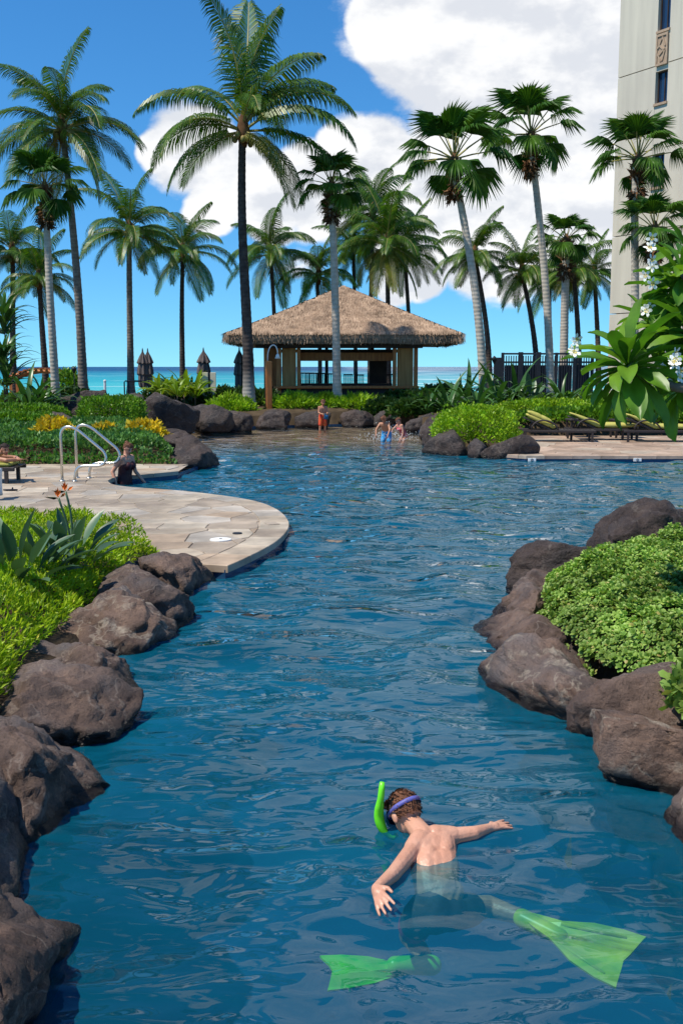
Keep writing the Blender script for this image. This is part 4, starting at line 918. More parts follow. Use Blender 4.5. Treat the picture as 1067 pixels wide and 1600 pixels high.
# ------------------------------------------------------------------ thatched bar
def pool_bar():
    Yf, Yb = 43.0, 52.0; zl = zland(0, 46); t = thing('thatched_bar', 'open poolside bar with shaggy thatched pyramid roof and timber posts', 'hut', (0, 0, 0))
    x0, x1 = PY(350, 533, Yf).x, PY(724, 533, Yf).x; ze = PY(530, 534, Yf).z; ap = PY(530, 446, (Yf + Yb) / 2); ap.x = (x0 + x1) / 2; zt = ap.z
    cx, cy = ap.x, (Yf + Yb) / 2; n = 14; hx, hy = (x1 - x0) / 2, (Yb - Yf) / 2
    V = []; F = []
    def rad(s): return s
    prof = [(s / n, ze + 0.35 + (zt - ze - 0.35) * (1 - s / n) ** 1.06) for s in range(n + 1)]
    prof += [(1.012, ze + 0.12), (0.985, ze - 0.08), (0.93, ze - 0.05), (0.3, ze + 0.6)]
    m = 10; ringp = []
    for side, (ax, ay, bx, by) in enumerate(((-1, -1, 1, -1), (1, -1, 1, 1), (1, 1, -1, 1), (-1, 1, -1, -1))):
        for k in range(m): ringp.append((ax + (bx - ax) * k / m, ay + (by - ay) * k / m))
    # slightly rounded corners
    ringp = [(a * (1 - 0.05 * (min(abs(a), abs(b)) ** 8)), b * (1 - 0.05 * (min(abs(a), abs(b)) ** 8))) for a, b in ringp]
    nr = len(ringp)
    for (s, z) in prof:
        for (a, b) in ringp: V.append((cx + a * hx * s, cy + b * hy * s, z + 0.03 * math.sin(a * 9 + b * 7) * (1 if s > 0.1 else 0)))
    for i in range(len(prof) - 1):
        for k in range(nr): F.append((i * nr + k, i * nr + (k + 1) % nr, (i + 1) * nr + (k + 1) % nr, (i + 1) * nr + k))
    M_thb = pmat('thatch_base', (0.33, 0.225, 0.155), (0.23, 0.155, 0.105), 9, 0.95, 0.8, 40, 0.1)
    M_th = leafmat('thatch_straw', (0.24, 0.16, 0.11), (0.44, 0.315, 0.225), None, 0.08, 0.9, 0.1)
    roof = mesh_of('roof', V, F, M_thb, False); ro = link('roof', roof, t)
    # straws in overlapping courses
    g = np.random.default_rng(12); T = []; D = []; S = []
    for side in range(4):
        k = 12000 if side in (0, 3, 1) else 1500
        s = np.sqrt(g.random(k)) ; courses = 24; s = (np.floor(s * courses) + g.uniform(0.0, 0.55, k)) / courses; s = np.clip(s, 0.01, 1.0); w = g.uniform(-1, 1, k)
        zz = ze + 0.35 + (zt - ze - 0.35) * (1 - s) ** 1.06
        ab = [(w, -np.ones(k)), (np.ones(k), w), (w, np.ones(k)), (-np.ones(k), w)][side]
        nr_ = [(0, -1), (1, 0), (0, 1), (-1, 0)][side]
        T.append(np.stack([cx + ab[0] * hx * s, cy + ab[1] * hy * s, zz + 0.02], -1))
        sl = (zt - ze) / (hy if side in (0, 2) else hx)
        d = np.stack([np.full(k, nr_[0] * 1.0), np.full(k, nr_[1] * 1.0), np.full(k, -sl + 0.03)], -1) + g.normal(0, 0.045, (k, 3)); D.append(d); S.append(g.uniform(0.18, 0.34, k))
        k2 = 2600 if side != 2 else 600; w = g.uniform(-1, 1, k2); ab = [(w, -np.ones(k2)), (np.ones(k2), w), (w, np.ones(k2)), (-np.ones(k2), w)][side]
        q = g.uniform(0.97, 1.015, k2); T.append(np.stack([cx + ab[0] * hx * q, cy + ab[1] * hy * q, ze + g.uniform(0.05, 0.36, k2)], -1))
        D.append(np.stack([np.full(k2, nr_[0] * 0.28), np.full(k2, nr_[1] * 0.28), np.full(k2, -1.0)], -1) + g.normal(0, 0.1, (k2, 3))); S.append(g.uniform(0.10, 0.2, k2))
    T = np.vstack(T); D = np.vstack(D); S = np.concatenate(S); D /= np.linalg.norm(D, axis=1, keepdims=True)
    side = np.cross(D, np.array([0, 0, 1.0])); side /= np.linalg.norm(side, axis=1, keepdims=True) + 1e-9; up = np.cross(side, D)
    straw = (np.array([(0, 0.055, 0), (0, -0.055, 0), (1, -0.035, 0.03), (1, 0.035, 0.03)]), np.array([(0, 1, 2, 3)]))
    Vv, Ff = scatter(straw, T, np.stack([D, side, up], -1), S); kind(link('thatch', mesh_of('thatch', Vv, Ff, M_th), ro), 'stuff')
    # timber
    Y1 = 44.2; Y2 = 51.0
    def post(px0, px1, Y, zt_, m_=M_wood, name='post', d=0.28):
        a = PY(px0, 600, Y).x; b = PY(px1, 600, Y).x; q = MB(); q.box(((a + b) / 2, Y, (zl - 0.1 + zt_) / 2), (b - a, d, zt_ - zl + 0.1), bev=0.015); return q.build(name, m_, t)
    topz = ze + 0.25
    for a, b in ((413, 419), (432, 440), (464, 470), (613, 619), (646, 652)): post(a, b, Y1, topz)
    for a, b in ((425, 431), (508, 513), (578, 584), (636, 641)): post(a, b, Y2, topz, M_darkwood)
    zc = PY(530, 604, Y1).z
    for a, b in ((441, 463), (620, 645)):
        xa, xb = PY(a, 600, Y1).x, PY(b, 600, Y1).x; q = MB(); q.box(((xa + xb) / 2, Y1 + 0.02, (zc + topz) / 2), (xb - xa, 0.12, topz - zc)); q.build('wall_panel', M_panel, t)
    xa, xb = PY(420, 600, Y1).x, PY(432, 600, Y1).x; q = MB(); q.box(((xa + xb) / 2, Y1 + 0.5, (zc + topz) / 2), (xb - xa + 0.1, 0.1, topz - zc)); q.build('wall_panel', M_wood, t)
    xa, xb = PY(428, 605, Y1 - 0.4).x, PY(654, 605, Y1 - 0.4).x
    q = MB(); q.box(((xa + xb) / 2, Y1 - 0.25, zc - 0.02), (xb - xa, 0.75, 0.11), bev=0.02); q.build('counter_top', M_wood, t)
    q = MB(); q.box(((xa + xb) / 2, Y1 + 0.02, (zc - 0.08 + zl) / 2), (xb - xa - 0.5, 0.3, zc - 0.08 - zl + 0.05)); q.build('counter_base', M_black, t)
    # beams
    def beam(px0, px1, py0, py1, Y, m_, d=0.16, name='beam'):
        a = PY(px0, py0, Y); b = PY(px1, py1, Y); q = MB(); q.box(((a.x + b.x) / 2, Y, (a.z + b.z) / 2), (b.x - a.x, d, a.z - b.z), bev=0.01); return q.build(name, m_, t)
    beam(466, 618, 551, 564, Y1 + 1.2, M_wood); beam(400, 660, 536, 544, Y1 - 0.3, M_darkwood, 0.2); beam(425, 641, 546, 551, Y2, M_darkwood)
    beam(577, 604, 551, 602, Y2 - 1.0, M_darkwood, 0.2, 'back_wall'); beam(470, 612, 599, 606, Y1 + 2.6, M_darkwood, 0.6, 'back_counter')
    for xx in np.linspace(x0 + 0.5, x1 - 0.5, 11):
        q = MB(); q.tube([(xx, Yf + 0.25, ze - 0.03), (cx + (xx - cx) * 0.6, Yf + 2.2, ze + 0.95)], 0.055, 6); q.build('rafter', M_darkwood, t)
    for yy in np.linspace(Yf + 0.8, Yb - 0.8, 6):
        for xs_, sg in ((x0 + 0.3, 1), (x1 - 0.3, -1)):
            q = MB(); q.tube([(xs_, yy, ze - 0.05), (xs_ + sg * 2.2, cy + (yy - cy) * 0.65, ze + 0.95)], 0.055, 6); q.build('rafter', M_darkwood, t)
    # row of chairs beyond the counter
    for k, px in enumerate((476, 484, 492, 500, 514, 545, 560, 597, 606)):
        c = PY(px, 600, 50.5); ct = thing('bar_chair', ['first slatted chair from the left, seen through the bar', 'second slatted chair from the left, seen through the bar', 'third slatted chair from the left, seen through the bar', 'slatted chair just left of the trunk crossing the bar', 'slatted chair behind the trunk crossing the bar', 'slatted chair just right of the trunk crossing the bar', 'slatted chair in the middle of the bar opening, left of the dark back wall', 'slatted chair behind the dark back wall of the bar', 'rightmost slatted chair seen through the bar'][k], 'chair', (c.x, 50.0 + 0.2 * (k % 2), zland(c.x, 50)), 0.2 * (k % 3 - 1), 'chairs on the sea side of the bar')
        q = MB(); q.box((0, 0, 0.62), (0.42, 0.42, 0.05)); q.build('seat', M_darkwood, ct)
        for dx in (-.19, .19):
            for dy in (-.19, .19): q = MB(); q.box((dx, dy, 0.3), (0.04, 0.04, 0.6)); q.build('leg', M_darkwood, ct)
        q = MB()
        for dx in (-.19, -.1, 0, .1, .19): q.box((dx, 0.2, 0.95), (0.035, 0.03, 0.6), tilt=('X', -0.12))
        q.box((0, 0.165, 1.22), (0.46, 0.04, 0.06)); q.build('backrest', M_darkwood, ct)
pool_bar()

# ------------------------------------------------------------------ lamp post, umbrellas, signs and rails
c = PY(420, 650, 39.2); zl = zland(c.x, 39.2); t = thing('lamp_post', 'orange-brown timber post with a white gooseneck lamp in front of the bar', 'lamp', (c.x, 39.2, zl - 0.05))
hz = PY(420, 562, 39.2).z - zl
MB().box((0, 0, hz / 2), (0.24, 0.24, hz), 0.3, bev=0.02).build('post', M_wood, t)
MB().tube(bezier((-0.02, 0, hz), (-0.05, 0, hz + 0.75), (0.38, 0, hz + 0.75), (0.36, 0, hz + 0.25), 12), 0.022, 6).build('gooseneck', M_white, t, True)
MB().lathe([(0.02, 0.12), (0.05, 0.1), (0.11, -0.06), (0.1, -0.06), (0.04, 0.06)], (0.36, 0, hz + 0.15), 12).build('lamp_shade', M_white, t, True)

def umbrella(px, py_top, py_foot, Y, label, sc=1.0, seed=1):
    top = PY(px, py_top, Y); zb = zland(top.x, Y); h = top.z - zb; t = thing('closed_umbrella', label, 'umbrella', (top.x, Y, zb), 0.3 * seed, 'closed beach umbrellas')
    MB().tube([(0, 0, 0), (0, 0, h - 0.15)], 0.03, 8).build('pole', M_darkwood, t)
    MB().lathe([(0.28, 0), (0.28, 0.07), (0.06, 0.12)], (0, 0, 0), 12).build('base', M_black, t)
    mb = MB(); n = 24; prof = [(0.02, h), (0.05, h - 0.12), (0.15, h - 0.3), (0.25, h - 0.55), (0.27, h - 0.62), (0.20, h - 0.66), (0.25, h - 0.95), (0.27, h - 1.15), (0.21, h - 1.22), (0.22, h - 1.6), (0.19, h - 1.75), (0.08, h - 1.78)]
    V = []; F = []
    for (r_, z) in prof:
        for k in range(n):
            a = 2 * math.pi * k / n; rr = r_ * sc * (1 + (0.17 if k % 3 == 0 else -0.08)); V.append((rr * math.cos(a), rr * math.sin(a), z + 0.04 * math.sin(k * 2.1)))
    for i in range(len(prof) - 1):
        for k in range(n): F.append((i * n + k, (i + 1) * n + k, (i + 1) * n + (k + 1) % n, i * n + (k + 1) % n))
    link('canopy', mesh_of('canopy', V, F, M_canvas), t)
    MB().lathe([(0.035, 0), (0.03, 0.06), (0.008, 0.14)], (0, 0, h - 0.03), 8).build('finial', M_black, t, True)
umbrella(223, 547, 610, 50, 'closed grey umbrella, left one of the touching pair', 0.95, 1)
umbrella(231, 547, 610, 51, 'closed grey umbrella, right one of the touching pair', 0.95, 2)
umbrella(318, 546, 610, 50, 'closed grey umbrella behind the cream sign boards', 1.1, 3)
umbrella(374, 545, 610, 47, 'closed grey umbrella half hidden behind the tallest palm trunk', 0.9, 4)

a = PY(327, 585, 43); zl = zland(a.x, 43); t = thing('sign_stand', 'two cream boards on a dark post beside the boulders', 'sign', (a.x, 43, zl - 0.05)); z0, z1 = PY(327, 618, 43).z - zl, PY(327, 580, 43).z - zl
MB().box((0, 0.03, (z1 - 0.02) / 2), (0.09, 0.06, z1 - 0.02)).build('post', M_black, t)
for dx in (-.16, .17): MB().box((dx, -0.02, (z0 + z1) / 2), (0.23, 0.04, z1 - z0), bev=0.01).build('board', M_cream, t)

t = thing('black_handrail', 'black tubular handrail going down past the palm on the left', 'handrail', (PY(195, 612, 44).x, 44, zland(-9, 44)))
for dy in (0, 0.9):
    MB().tube([(0, dy, 0), (0, dy, 0.95), (0.05, dy, 1.0), (0.75, dy, 0.98), (1.45, dy, 0.6), (1.45, dy, 0.0)], 0.03, 8).build('rail', M_black, t, True)
t = thing('white_post', 'slim white marker post above the clipped box hedge', 'post', (PY(165, 620, 40).x, 40, zland(-9, 40)))
MB().tube([(0, 0, -0.05), (0, 0, 0.95)], 0.05, 8).build('shaft', M_white, t); MB().lathe([(0.06, 0), (0.06, 0.05), (0.02, 0.08)], (0, 0, 0.95), 8).build('cap', M_white, t)

def arbor():
    Y = 50; a = PY(18, 580, Y); b = PY(121, 580, Y); zb = zland(a.x, Y); t = thing('red_arbor', 'low arched red timber arbor against the sea at far left', 'arbor', ((a.x + b.x) / 2, Y, zb)); w = (b.x - a.x) / 2
    zt = PY(55, 576, Y).z - zb
    for dy in (-0.5, 0.5):
        MB().tube([(x * w, dy, zt - 0.12 - 0.38 * x * x) for x in np.linspace(-1, 1, 15)], 0.11, 6).build('arch_beam', M_wood, t)
        for sx in (-0.92, 0.92): MB().box((sx * w, dy, (zt - 0.5) / 2), (0.14, 0.14, zt - 0.45)).build('post', M_wood, t)
    for x in np.linspace(-0.95, 0.95, 13): MB().box((x * w, 0, zt - 0.38 * x * x), (0.09, 1.5, 0.1)).build('slat', M_wood, t)
arbor()
def torch(px, py, Y, label):
    a = PY(px, py, Y); zb = zland(a.x, Y); h = a.z - zb; t = thing('tiki_torch', label, 'torch', (a.x, Y, zb)); MB().tube([(0, 0, 0), (0, 0, h - 0.3)], 0.022, 6).build('pole', M_black, t)
    MB().lathe([(0.03, h - 0.32), (0.11, h - 0.15), (0.12, h - 0.1), (0.05, h - 0.04), (0.015, h)], (0, 0, 0), 10).build('burner', M_black, t, True)
torch(772, 556, 42, 'black garden torch between the leaning palm and the fence'); torch(116, 572, 46, 'black garden torch right of the red arbor')

def fence():
    Y = 46; xa, xb = PY(785, 560, Y).x, PY(925, 560, Y).x; zb = zland(xa, Y); zt = PY(850, 551, Y).z; t = thing('dark_fence', 'dark picket fence with a taller gate section behind the right palms', 'fence', (xa, Y, zb)); L = xb - xa; h = zt - zb
    for k in range(6):
        MB().box((L * k / 5, 0, h / 2), (0.2 if k in (1, 2) else 0.12, 0.12, h + (0.05 if k in (1, 2) else 0))).build('post', M_black, t)
    for z in (0.25, h - 0.42, h - 0.05): MB().box((L / 2, 0.01, z), (L, 0.05, 0.08)).build('rail', M_black, t)
    pk = MB().box((0, 0, 0), (0.045, 0.03, h - 0.25)).mesh('picket', M_black); n = int(L / 0.105)
    for k in range(n): link('picket', pk, t, loc=(L * (k + 0.5) / n, -0.015, (h - 0.1) / 2 + 0.04))
    pn = MB().box((0, 0, 0), (L / 5 - 0.2, 0.03, h - 0.75)).mesh('panel', M_black)
    for k in range(5): link('panel', pn, t, loc=(L * (k + 0.5) / 5, 0.06, (h - 0.45) / 2 + 0.05))
    MB().box((-0.2, 0, 0.55 * h), (0.35, 0.06, 0.7 * h)).build('end_panel', M_black, t)
fence()

# ------------------------------------------------------------------ sun loungers on the right deck
def lounger(loc, rz, label, cush, Ln=2.05):
    t = thing('sun_lounger', label, 'sun lounger', loc, rz, 'sun loungers on the right deck'); W = 0.7; zs = 0.34
    for sy in (-W / 2, W / 2): MB().box((Ln / 2, sy, zs - 0.04), (Ln, 0.06, 0.07), bev=0.008).build('side_rail', M_furn, t)
    for sx in (0.12, Ln - 0.1):
        for sy in (-W / 2, W / 2): MB().box((sx, sy, (zs - 0.075) / 2), (0.06, 0.065, zs - 0.075)).build('leg', M_furn, t)
    sl = MB().box((0, 0, 0), (0.085, W - 0.06, 0.025)).mesh('slat', M_furn)
    for k in range(12): link('slat', sl, t, loc=(0.84 + (Ln - 0.92) * k / 11, 0, zs - 0.015))
    an = R(24); bk = MB().box((0, 0, 0), (0.8, W - 0.07, 0.04)).build('backrest', M_furn, t, loc=(0.82 - 0.4 * math.cos(an), 0, zs + 0.4 * math.sin(an)), rot=(0, an, 0))
    for sy in (-W / 2 - 0.01, W / 2 + 0.01):
        MB().tube(bezier((0.28, sy, zs), (0.3, sy, zs + 0.36), (0.9, sy, zs + 0.34), (1.02, sy, zs), 10), 0.024, 6).build('armrest', M_furn, t, True)
    # cushion, rolled edge and quilting seams
    def pad(x0, x1, z_of, name):
        n = 22; m_ = 8; V = []; F = []; th = 0.155
        for i in range(n + 1):
            x = x0 + (x1 - x0) * i / n; z, nx_, nz_ = z_of(x)
            puff = 0.75 + 0.25 * abs(math.sin(math.pi * 4 * i / n)) ** 0.5; e = min(1, 3 * min(i, n - i) / n + 0.35)
            for k in range(2 * m_):
                a = 2 * math.pi * k / (2 * m_); y = math.copysign(abs(math.cos(a)) ** 0.35, math.cos(a)) * (W / 2 - 0.03); q = math.copysign(abs(math.sin(a)) ** 0.6, math.sin(a)) * th / 2 * puff * e + th / 2
                V.append((x - q * nx_, y, z + q * nz_))
        for i in range(n):
            for k in range(2 * m_): F.append((i * 2 * m_ + k, (i + 1) * 2 * m_ + k, (i + 1) * 2 * m_ + (k + 1) % (2 * m_), i * 2 * m_ + (k + 1) % (2 * m_)))
        F.append(tuple(range(2 * m_))); F.append(tuple(n * 2 * m_ + k for k in range(2 * m_))[::-1])
        link(name, mesh_of(name, V, F, M_cushion, True), t)
    def prof(x):
        if x < 0.82: return zs + (0.82 - x) * math.tan(an) + 0.03, -0.0 + math.sin(an) * -1, math.cos(an)
        return zs + 0.005, 0.0, 1.0
    if cush == 'full': pad(0.1, Ln - 0.02, prof, 'cushion')
    else:
        pad(0.12, 1.0, prof, 'cushion'); 
        pad(0.16, 0.86, lambda x: (prof(x)[0] + 0.1, prof(x)[1], prof(x)[2]), 'cushion')
    return t
lounger((P(815, 690, DZ).x, 29.0, DZ), -0.12, 'lounger with yellow cushion folded onto its backrest, next to the round hedge', 'fold')
lounger((P(893, 690, DZ).x, 29.6, DZ), -0.08, 'middle lounger under a full yellow cushion', 'full')
lounger((P(972, 690, DZ).x, 28.9, DZ), -0.05, 'rightmost lounger under a yellow cushion, cut by the picture edge', 'full')
for k, (px, Y, lab) in enumerate(((908, 30.6, 'low dark side table between the left and middle loungers'), (978, 30.4, 'low dark side table between the middle and right loungers'))):
    t = thing('side_table', lab, 'side table', (P(px, 690, DZ).x * Y / 29, Y, DZ), 0.1, 'side tables between the loungers')
    MB().box((0, 0, 0.52), (0.75, 0.55, 0.05), bev=0.01).build('top', M_furn, t)
    for dx in (-.32, .32):
        for dy in (-.22, .22): MB().box((dx, dy, 0.245), (0.055, 0.055, 0.49)).build('leg', M_furn, t)
# depth-marker tiles on the waterline of the lounger deck
for k, px in enumerate((835, 1002)):
    p = P(px, 721, 0.02); t = thing('depth_tile', ['white pool-rule tile left of the loungers at the waterline', 'white pool-rule tile at the waterline below the right lounger'][k], 'tile', (p.x, 24.085, 0.036), 0, 'white tiles along the right pool edge')
    MB().box((0, 0, -0.01), (0.19, 0.02, 0.075), bev=0.003).build('tile', M_white, t)
    MB().tube([(0.028 * math.cos(a), -0.013, -0.01 + 0.028 * math.sin(a)) for a in np.linspace(0, 6.28, 13)], 0.005, 4).build('ring', M_black, t)
    MB().tube([(-0.02, -0.013, -0.03), (0.02, -0.013, 0.01)], 0.004, 4).build('slash', M_black, t)

# ------------------------------------------------------------------ left deck: grab rails and lids
def grab_rail(base, far_, label):
    """figure-four pool rail"""
    t = thing('grab_rail', label, 'handrail', base, R(-8), 'steel grab rails by the pool steps')
    pts = [(0, 0, 0.0), (0, 0, 0.80)] + bezier((0, 0, 0.80), (0, 0, 1.02), (0.16, 0, 1.06), (0.36, 0, 0.92), 8)[1:] + [(0.76, 0, 0.60)] + bezier((0.76, 0, 0.60), (0.90, 0, 0.50), (0.88, 0, 0.28), (0.66, 0, 0.29), 8)[1:] + [(0.46, 0, 0.29)] + bezier((0.46, 0, 0.29), (0.30, 0, 0.29), (0.24, 0, 0.22), (0.24, 0, 0.0), 6)[1:]
    MB().tube(pts, 0.026, 10).build('rail', M_steel, t, True)
    for x in (0, 0.24): MB().lathe([(0.055, 0), (0.055, 0.012), (0.03, 0.03)], (x, 0, 0), 12).build('flange', M_steel, t, True)
grab_rail(P(98, 752, DZ), 0, 'near one of the two polished steel grab rails')
grab_rail(P(121, 747, DZ), 0, 'far one of the two polished steel grab rails')
t = thing('skimmer_lid', 'round white lid set in the deck near its tip', 'lid', P(345, 843, DZ + 0.006)); MB().lathe([(0.13, -0.01), (0.13, 0.006), (0.115, 0.01)], (0, 0, 0), 20).build('lid', M_white, t); MB().lathe([(0.02, 0.01), (0.02, 0.013)], (0, 0, 0), 8).build('finger_hole', M_black, t)
t = thing('deck_drain', 'small dark drain on the tip of the stone deck', 'drain', P(371, 833, DZ + 0.006)); MB().lathe([(0.06, -0.01), (0.06, 0.006)], (0, 0, 0), 14).build('grate', M_black, t)
t = thing('inlaid_plate', 'square grey plate set in the coping at the deck tip', 'plate', P(425, 818, DZ + 0.008), 0.4); MB().box((0, 0, 0), (0.16, 0.2, 0.012), bev=0.003).build('plate', M_grout, t)

# ------------------------------------------------------------------ planting
def bed(name, label, poly, ztop, n, proto, size, m, seed, cat, spread=0.5, rosette=0, edge=0.5, lump=0.14):
    """ground cover over a mound: leaves nobody could count"""
    g = np.random.default_rng(seed); A = np.array(poly); lo = A.min(0); hi = A.max(0); pts = []
    while len(pts) < n:
        q = g.uniform(lo, hi, (n * 2, 2)); s = sdf(q[:, 0], q[:, 1], poly); pts += q[s < 0.0].tolist()
    q = np.array(pts[:n]); s = -sdf(q[:, 0], q[:, 1], poly)
    base = land(q[:, 0], q[:, 1]); base = np.where(base < -1, 0.05, base); hgt = (ztop - 0.33) * (0.22 + 0.78 * np.sqrt(np.clip(s / edge, 0, 1)))
    lum = np.array([noise.noise(Vector((a * 2.2, b * 2.2, seed))) + 0.6 * noise.noise(Vector((a * 5.5, b * 5.5, seed))) for a, b in q])
    z = base + hgt * (1 + lump * lum * 2.2) - 0.75 * hgt * g.random(n) ** 2.5
    gx = (sdf(q[:, 0] + 0.05, q[:, 1], poly) - sdf(q[:, 0] - 0.05, q[:, 1], poly)) * 10; gy = (sdf(q[:, 0], q[:, 1] + 0.05, poly) - sdf(q[:, 0], q[:, 1] - 0.05, poly)) * 10
    slope = np.clip(1 - s / edge, 0, 1)
    up = np.stack([gx * slope * 0.9, gy * slope * 0.9, np.ones(n)], -1)
    T = np.stack([q[:, 0], q[:, 1], z], -1)
    if rosette:
        Vs = []; Fs = []; off = 0; fr = rand_rot(n, g, up, 0.35); axis = fr[:, :, 0]; e1 = fr[:, :, 1]; e2 = fr[:, :, 2]; S = size * g.uniform(0.7, 1.25, n)
        for k in range(rosette):
            a = 2 * math.pi * k / rosette + (0.5 if k % 2 else 0); el = 0.3 + 0.75 * (k % 2) ; rad = e1 * math.cos(a) + e2 * math.sin(a)
            d = rad * math.cos(el) + axis * math.sin(el); y = e2 * math.cos(a) - e1 * math.sin(a); zz = np.cross(d, y)
            V, F = scatter(proto, T, np.stack([d, y, zz], -1), S); Vs.append(V); Fs.append(F + off); off += len(V)
        V = np.vstack(Vs); F = np.vstack(Fs)
    else:
        V, F = scatter(proto, T, rand_rot(n, g, up * 0.9, spread), size * g.uniform(0.6, 1.3, n))
    o = link(name, mesh_of(name, V, F, m)); tag(o, label, cat); kind(o, 'stuff'); return o
LBED = [(-1.98, 11.2), (-2.15, 10.2), (-2.2, 9.0), (-2.15, 8.2), (-2.2, 7.3), (-2.15, 6.6), (-2.02, 5.9), (-2.05, 5.0), (-2.6, 4.9), (-3.4, 7.4), (-5.0, 12.1), (-4.6, 12.2), (-3.1, 11.9)]
bed('lime_ground_cover', 'bright lime ground cover behind the left bank rocks', LBED, 0.6, 46000, LEAF_SLIM, 0.056, M_lime, 61, 'ground cover', 0.6, edge=0.35, lump=0.3)
RBED = [(1.62, 8.3), (1.85, 9.1), (2.35, 9.75), (3.0, 10.35), (3.9, 11.2), (5.0, 11.5), (5.0, 10.5), (3.4, 6.3), (2.7, 6.25), (2.0, 6.45), (1.75, 6.8), (1.62, 7.5)]
bed('naupaka_ground_cover', 'pale green beach naupaka mounded over the island on the right', RBED, 0.56, 13000, LEAF_OVAL, 0.043, M_naupaka, 62, 'ground cover', rosette=9, edge=0.4, lump=0.32)
bush('naupaka_bush', 'small naupaka bush at the right edge above the pale-crusted rocks', 'bush', (2.22, 5.6, 0.3), 0.36, 0.3, 0.32, 1500, 0.07, M_naupaka, 63, proto=LEAF_OVAL)
bed('green_ground_cover', 'blue-green ground cover behind the deck and grab rails', [(-3.6, 22.05), (-3.95, 23.3), (-4.6, 25.2), (-5.3, 27.2), (-7, 27.6), (-10.5, 27.4), (-9, 22.05)], 0.66, 22000, LEAF, 0.10, M_ground_g, 64, 'ground cover', edge=0.45)
for k, (px, py, lab) in enumerate(((84, 683, 'yellow croton clump seen through the near grab rail'), (165, 684, 'yellow croton clump above the far grab rail'), (226, 680, 'yellow croton clump nearest the big inlet rock'), (150, 690, 'small yellow croton tuft between the two larger clumps'))):
    c = PY(px, py + 5, 24.6 + 0.5 * (k % 2)); bush('croton_bush', lab, 'bush', (c.x, c.y, c.z), (0.5, 0.38, 0.5, 0.25)[k], 0.4, (0.5, 0.4, 0.4, 0.3)[k], (950, 550, 850, 260)[k], 0.12, M_yellow, 70 + k, 'yellow crotons in the ground cover')
hg = 'clipped hedges'
def hedge(px0, px1, py0, py1, Y, d, label, m, seed, n=5200, size=0.085, box=4.5):
    a = PY(px0, py0, Y); b = PY(px1, py1, Y); zb = zland((a.x + b.x) / 2, Y); zt = a.z
    return bush('clipped_hedge', label, 'hedge', ((a.x + b.x) / 2, Y, zb - 0.05), (b.x - a.x) / 2, d, zt - zb + 0.05, n, size, m, seed, hg, box=box, lump=0.13)
hedge(126, 226, 622, 664, 30.6, 0.8, 'clipped box hedge below the white marker post', M_hedge_mid, 81)
hedge(-60, 92, 647, 684, 27.8, 0.7, 'front clipped hedge at the left edge behind the ground cover', M_hedge_mid, 82, 6500)
hedge(-60, 102, 633, 655, 30.5, 0.7, 'rear clipped hedge at the left edge below the agave', M_hedge_mid, 83, 6000)
hedge(681, 806, 637, 700, 26.9, 1.0, 'round clipped lime hedge above the rocks', M_hedge, 84, 9000, 0.075, 3.0)
hedge(770, 960, 627, 655, 33.6, 0.8, 'long lime hedge running behind the loungers', M_hedge, 85, 9000)
hedge(800, 1120, 640, 672, 31.9, 0.5, 'yellowish low hedge right behind the lounger backs', M_hedge_mid, 86, 8000, 0.12, 3.5)
bg = 'loose shrubs around the bar'
sh = [(362, 632, 654, 38.6, 0.9, 0.75, 'bright lime shrub left of the lamp post', M_hedge, LEAF_SLIM, 0.18), (462, 622, 654, 39.6, 1.0, 0.9, 'bright lime shrub between lamp post and boy in red shorts', M_hedge, LEAF_SLIM, 0.18),
      (560, 617, 648, 40.2, 1.05, 1.0, 'bright lime shrub below the bar counter', M_hedge, LEAF_SLIM, 0.18), (510, 628, 650, 39.8, 0.7, 0.6, 'small lime shrub at the foot of the roof-crossing trunk', M_hedge, LEAF_SLIM, 0.16),
      (405, 612, 640, 41.5, 1.3, 0.9, 'dark green shrub behind the tallest palm', M_dark_leaf, LEAF, 0.2), (350, 607, 640, 43.5, 1.5, 0.9, 'dark green shrub below the closed umbrella', M_dark_leaf, LEAF, 0.2),
      (640, 612, 648, 40.5, 1.3, 0.9, 'dark leafy shrub right of the bar counter', M_dark_leaf, LEAF, 0.22), (690, 606, 645, 41.0, 1.3, 1.0, 'dark leafy shrub between the bar and the leaning fan palm', M_dark_leaf, LEAF, 0.22),
      (655, 640, 668, 37.6, 1.1, 0.6, 'low dark shrub behind the splashing children', M_dark_leaf, LEAF, 0.2), (600, 634, 660, 39.3, 0.8, 0.6, 'low dark green shrub under the right end of the counter', M_dark_leaf, LEAF, 0.18),
      (900, 612, 640, 40, 1.8, 0.8, 'bright shrub at the foot of the dark fence', M_hedge_mid, LEAF, 0.14), (1030, 610, 660, 33, 1.6, 1.5, 'yellow-green shrub behind the rightmost lounger', M_hedge_mid, LEAF, 0.2),
      (965, 628, 660, 34, 1.3, 0.9, 'leafy shrub between the long hedge and the plumeria', M_hedge_mid, LEAF, 0.2),
      (105, 578, 630, 47, 0.9, 0.9, 'leafy bush beside the torch at the red arbor', M_hedge_mid, LEAF, 0.16), (48, 612, 640, 40, 1.4, 0.7, 'low bush behind the agave at far left', M_hedge_mid, LEAF, 0.16),
      (110, 608, 630, 42, 1.0, 0.7, 'low bush at the foot of the leftmost fan palm', M_dark_leaf, LEAF, 0.16), (270, 600, 625, 46, 1.6, 0.8, 'dark bush under the lime ti plants', M_dark_leaf, LEAF, 0.16)]
for k, (px, pt, pb, Y, rx, ry, lab, m, pr, ls) in enumerate(sh):
    a = PY(px, pt, Y); zb = zland(a.x, Y); bush('garden_shrub', lab, 'shrub', (a.x, Y, zb - 0.05), rx, ry, max(0.5, a.z - zb), 2300, ls, m, 100 + k, bg, pr, lump=0.25)
g_ti = 'lime ti plants by the boulders'
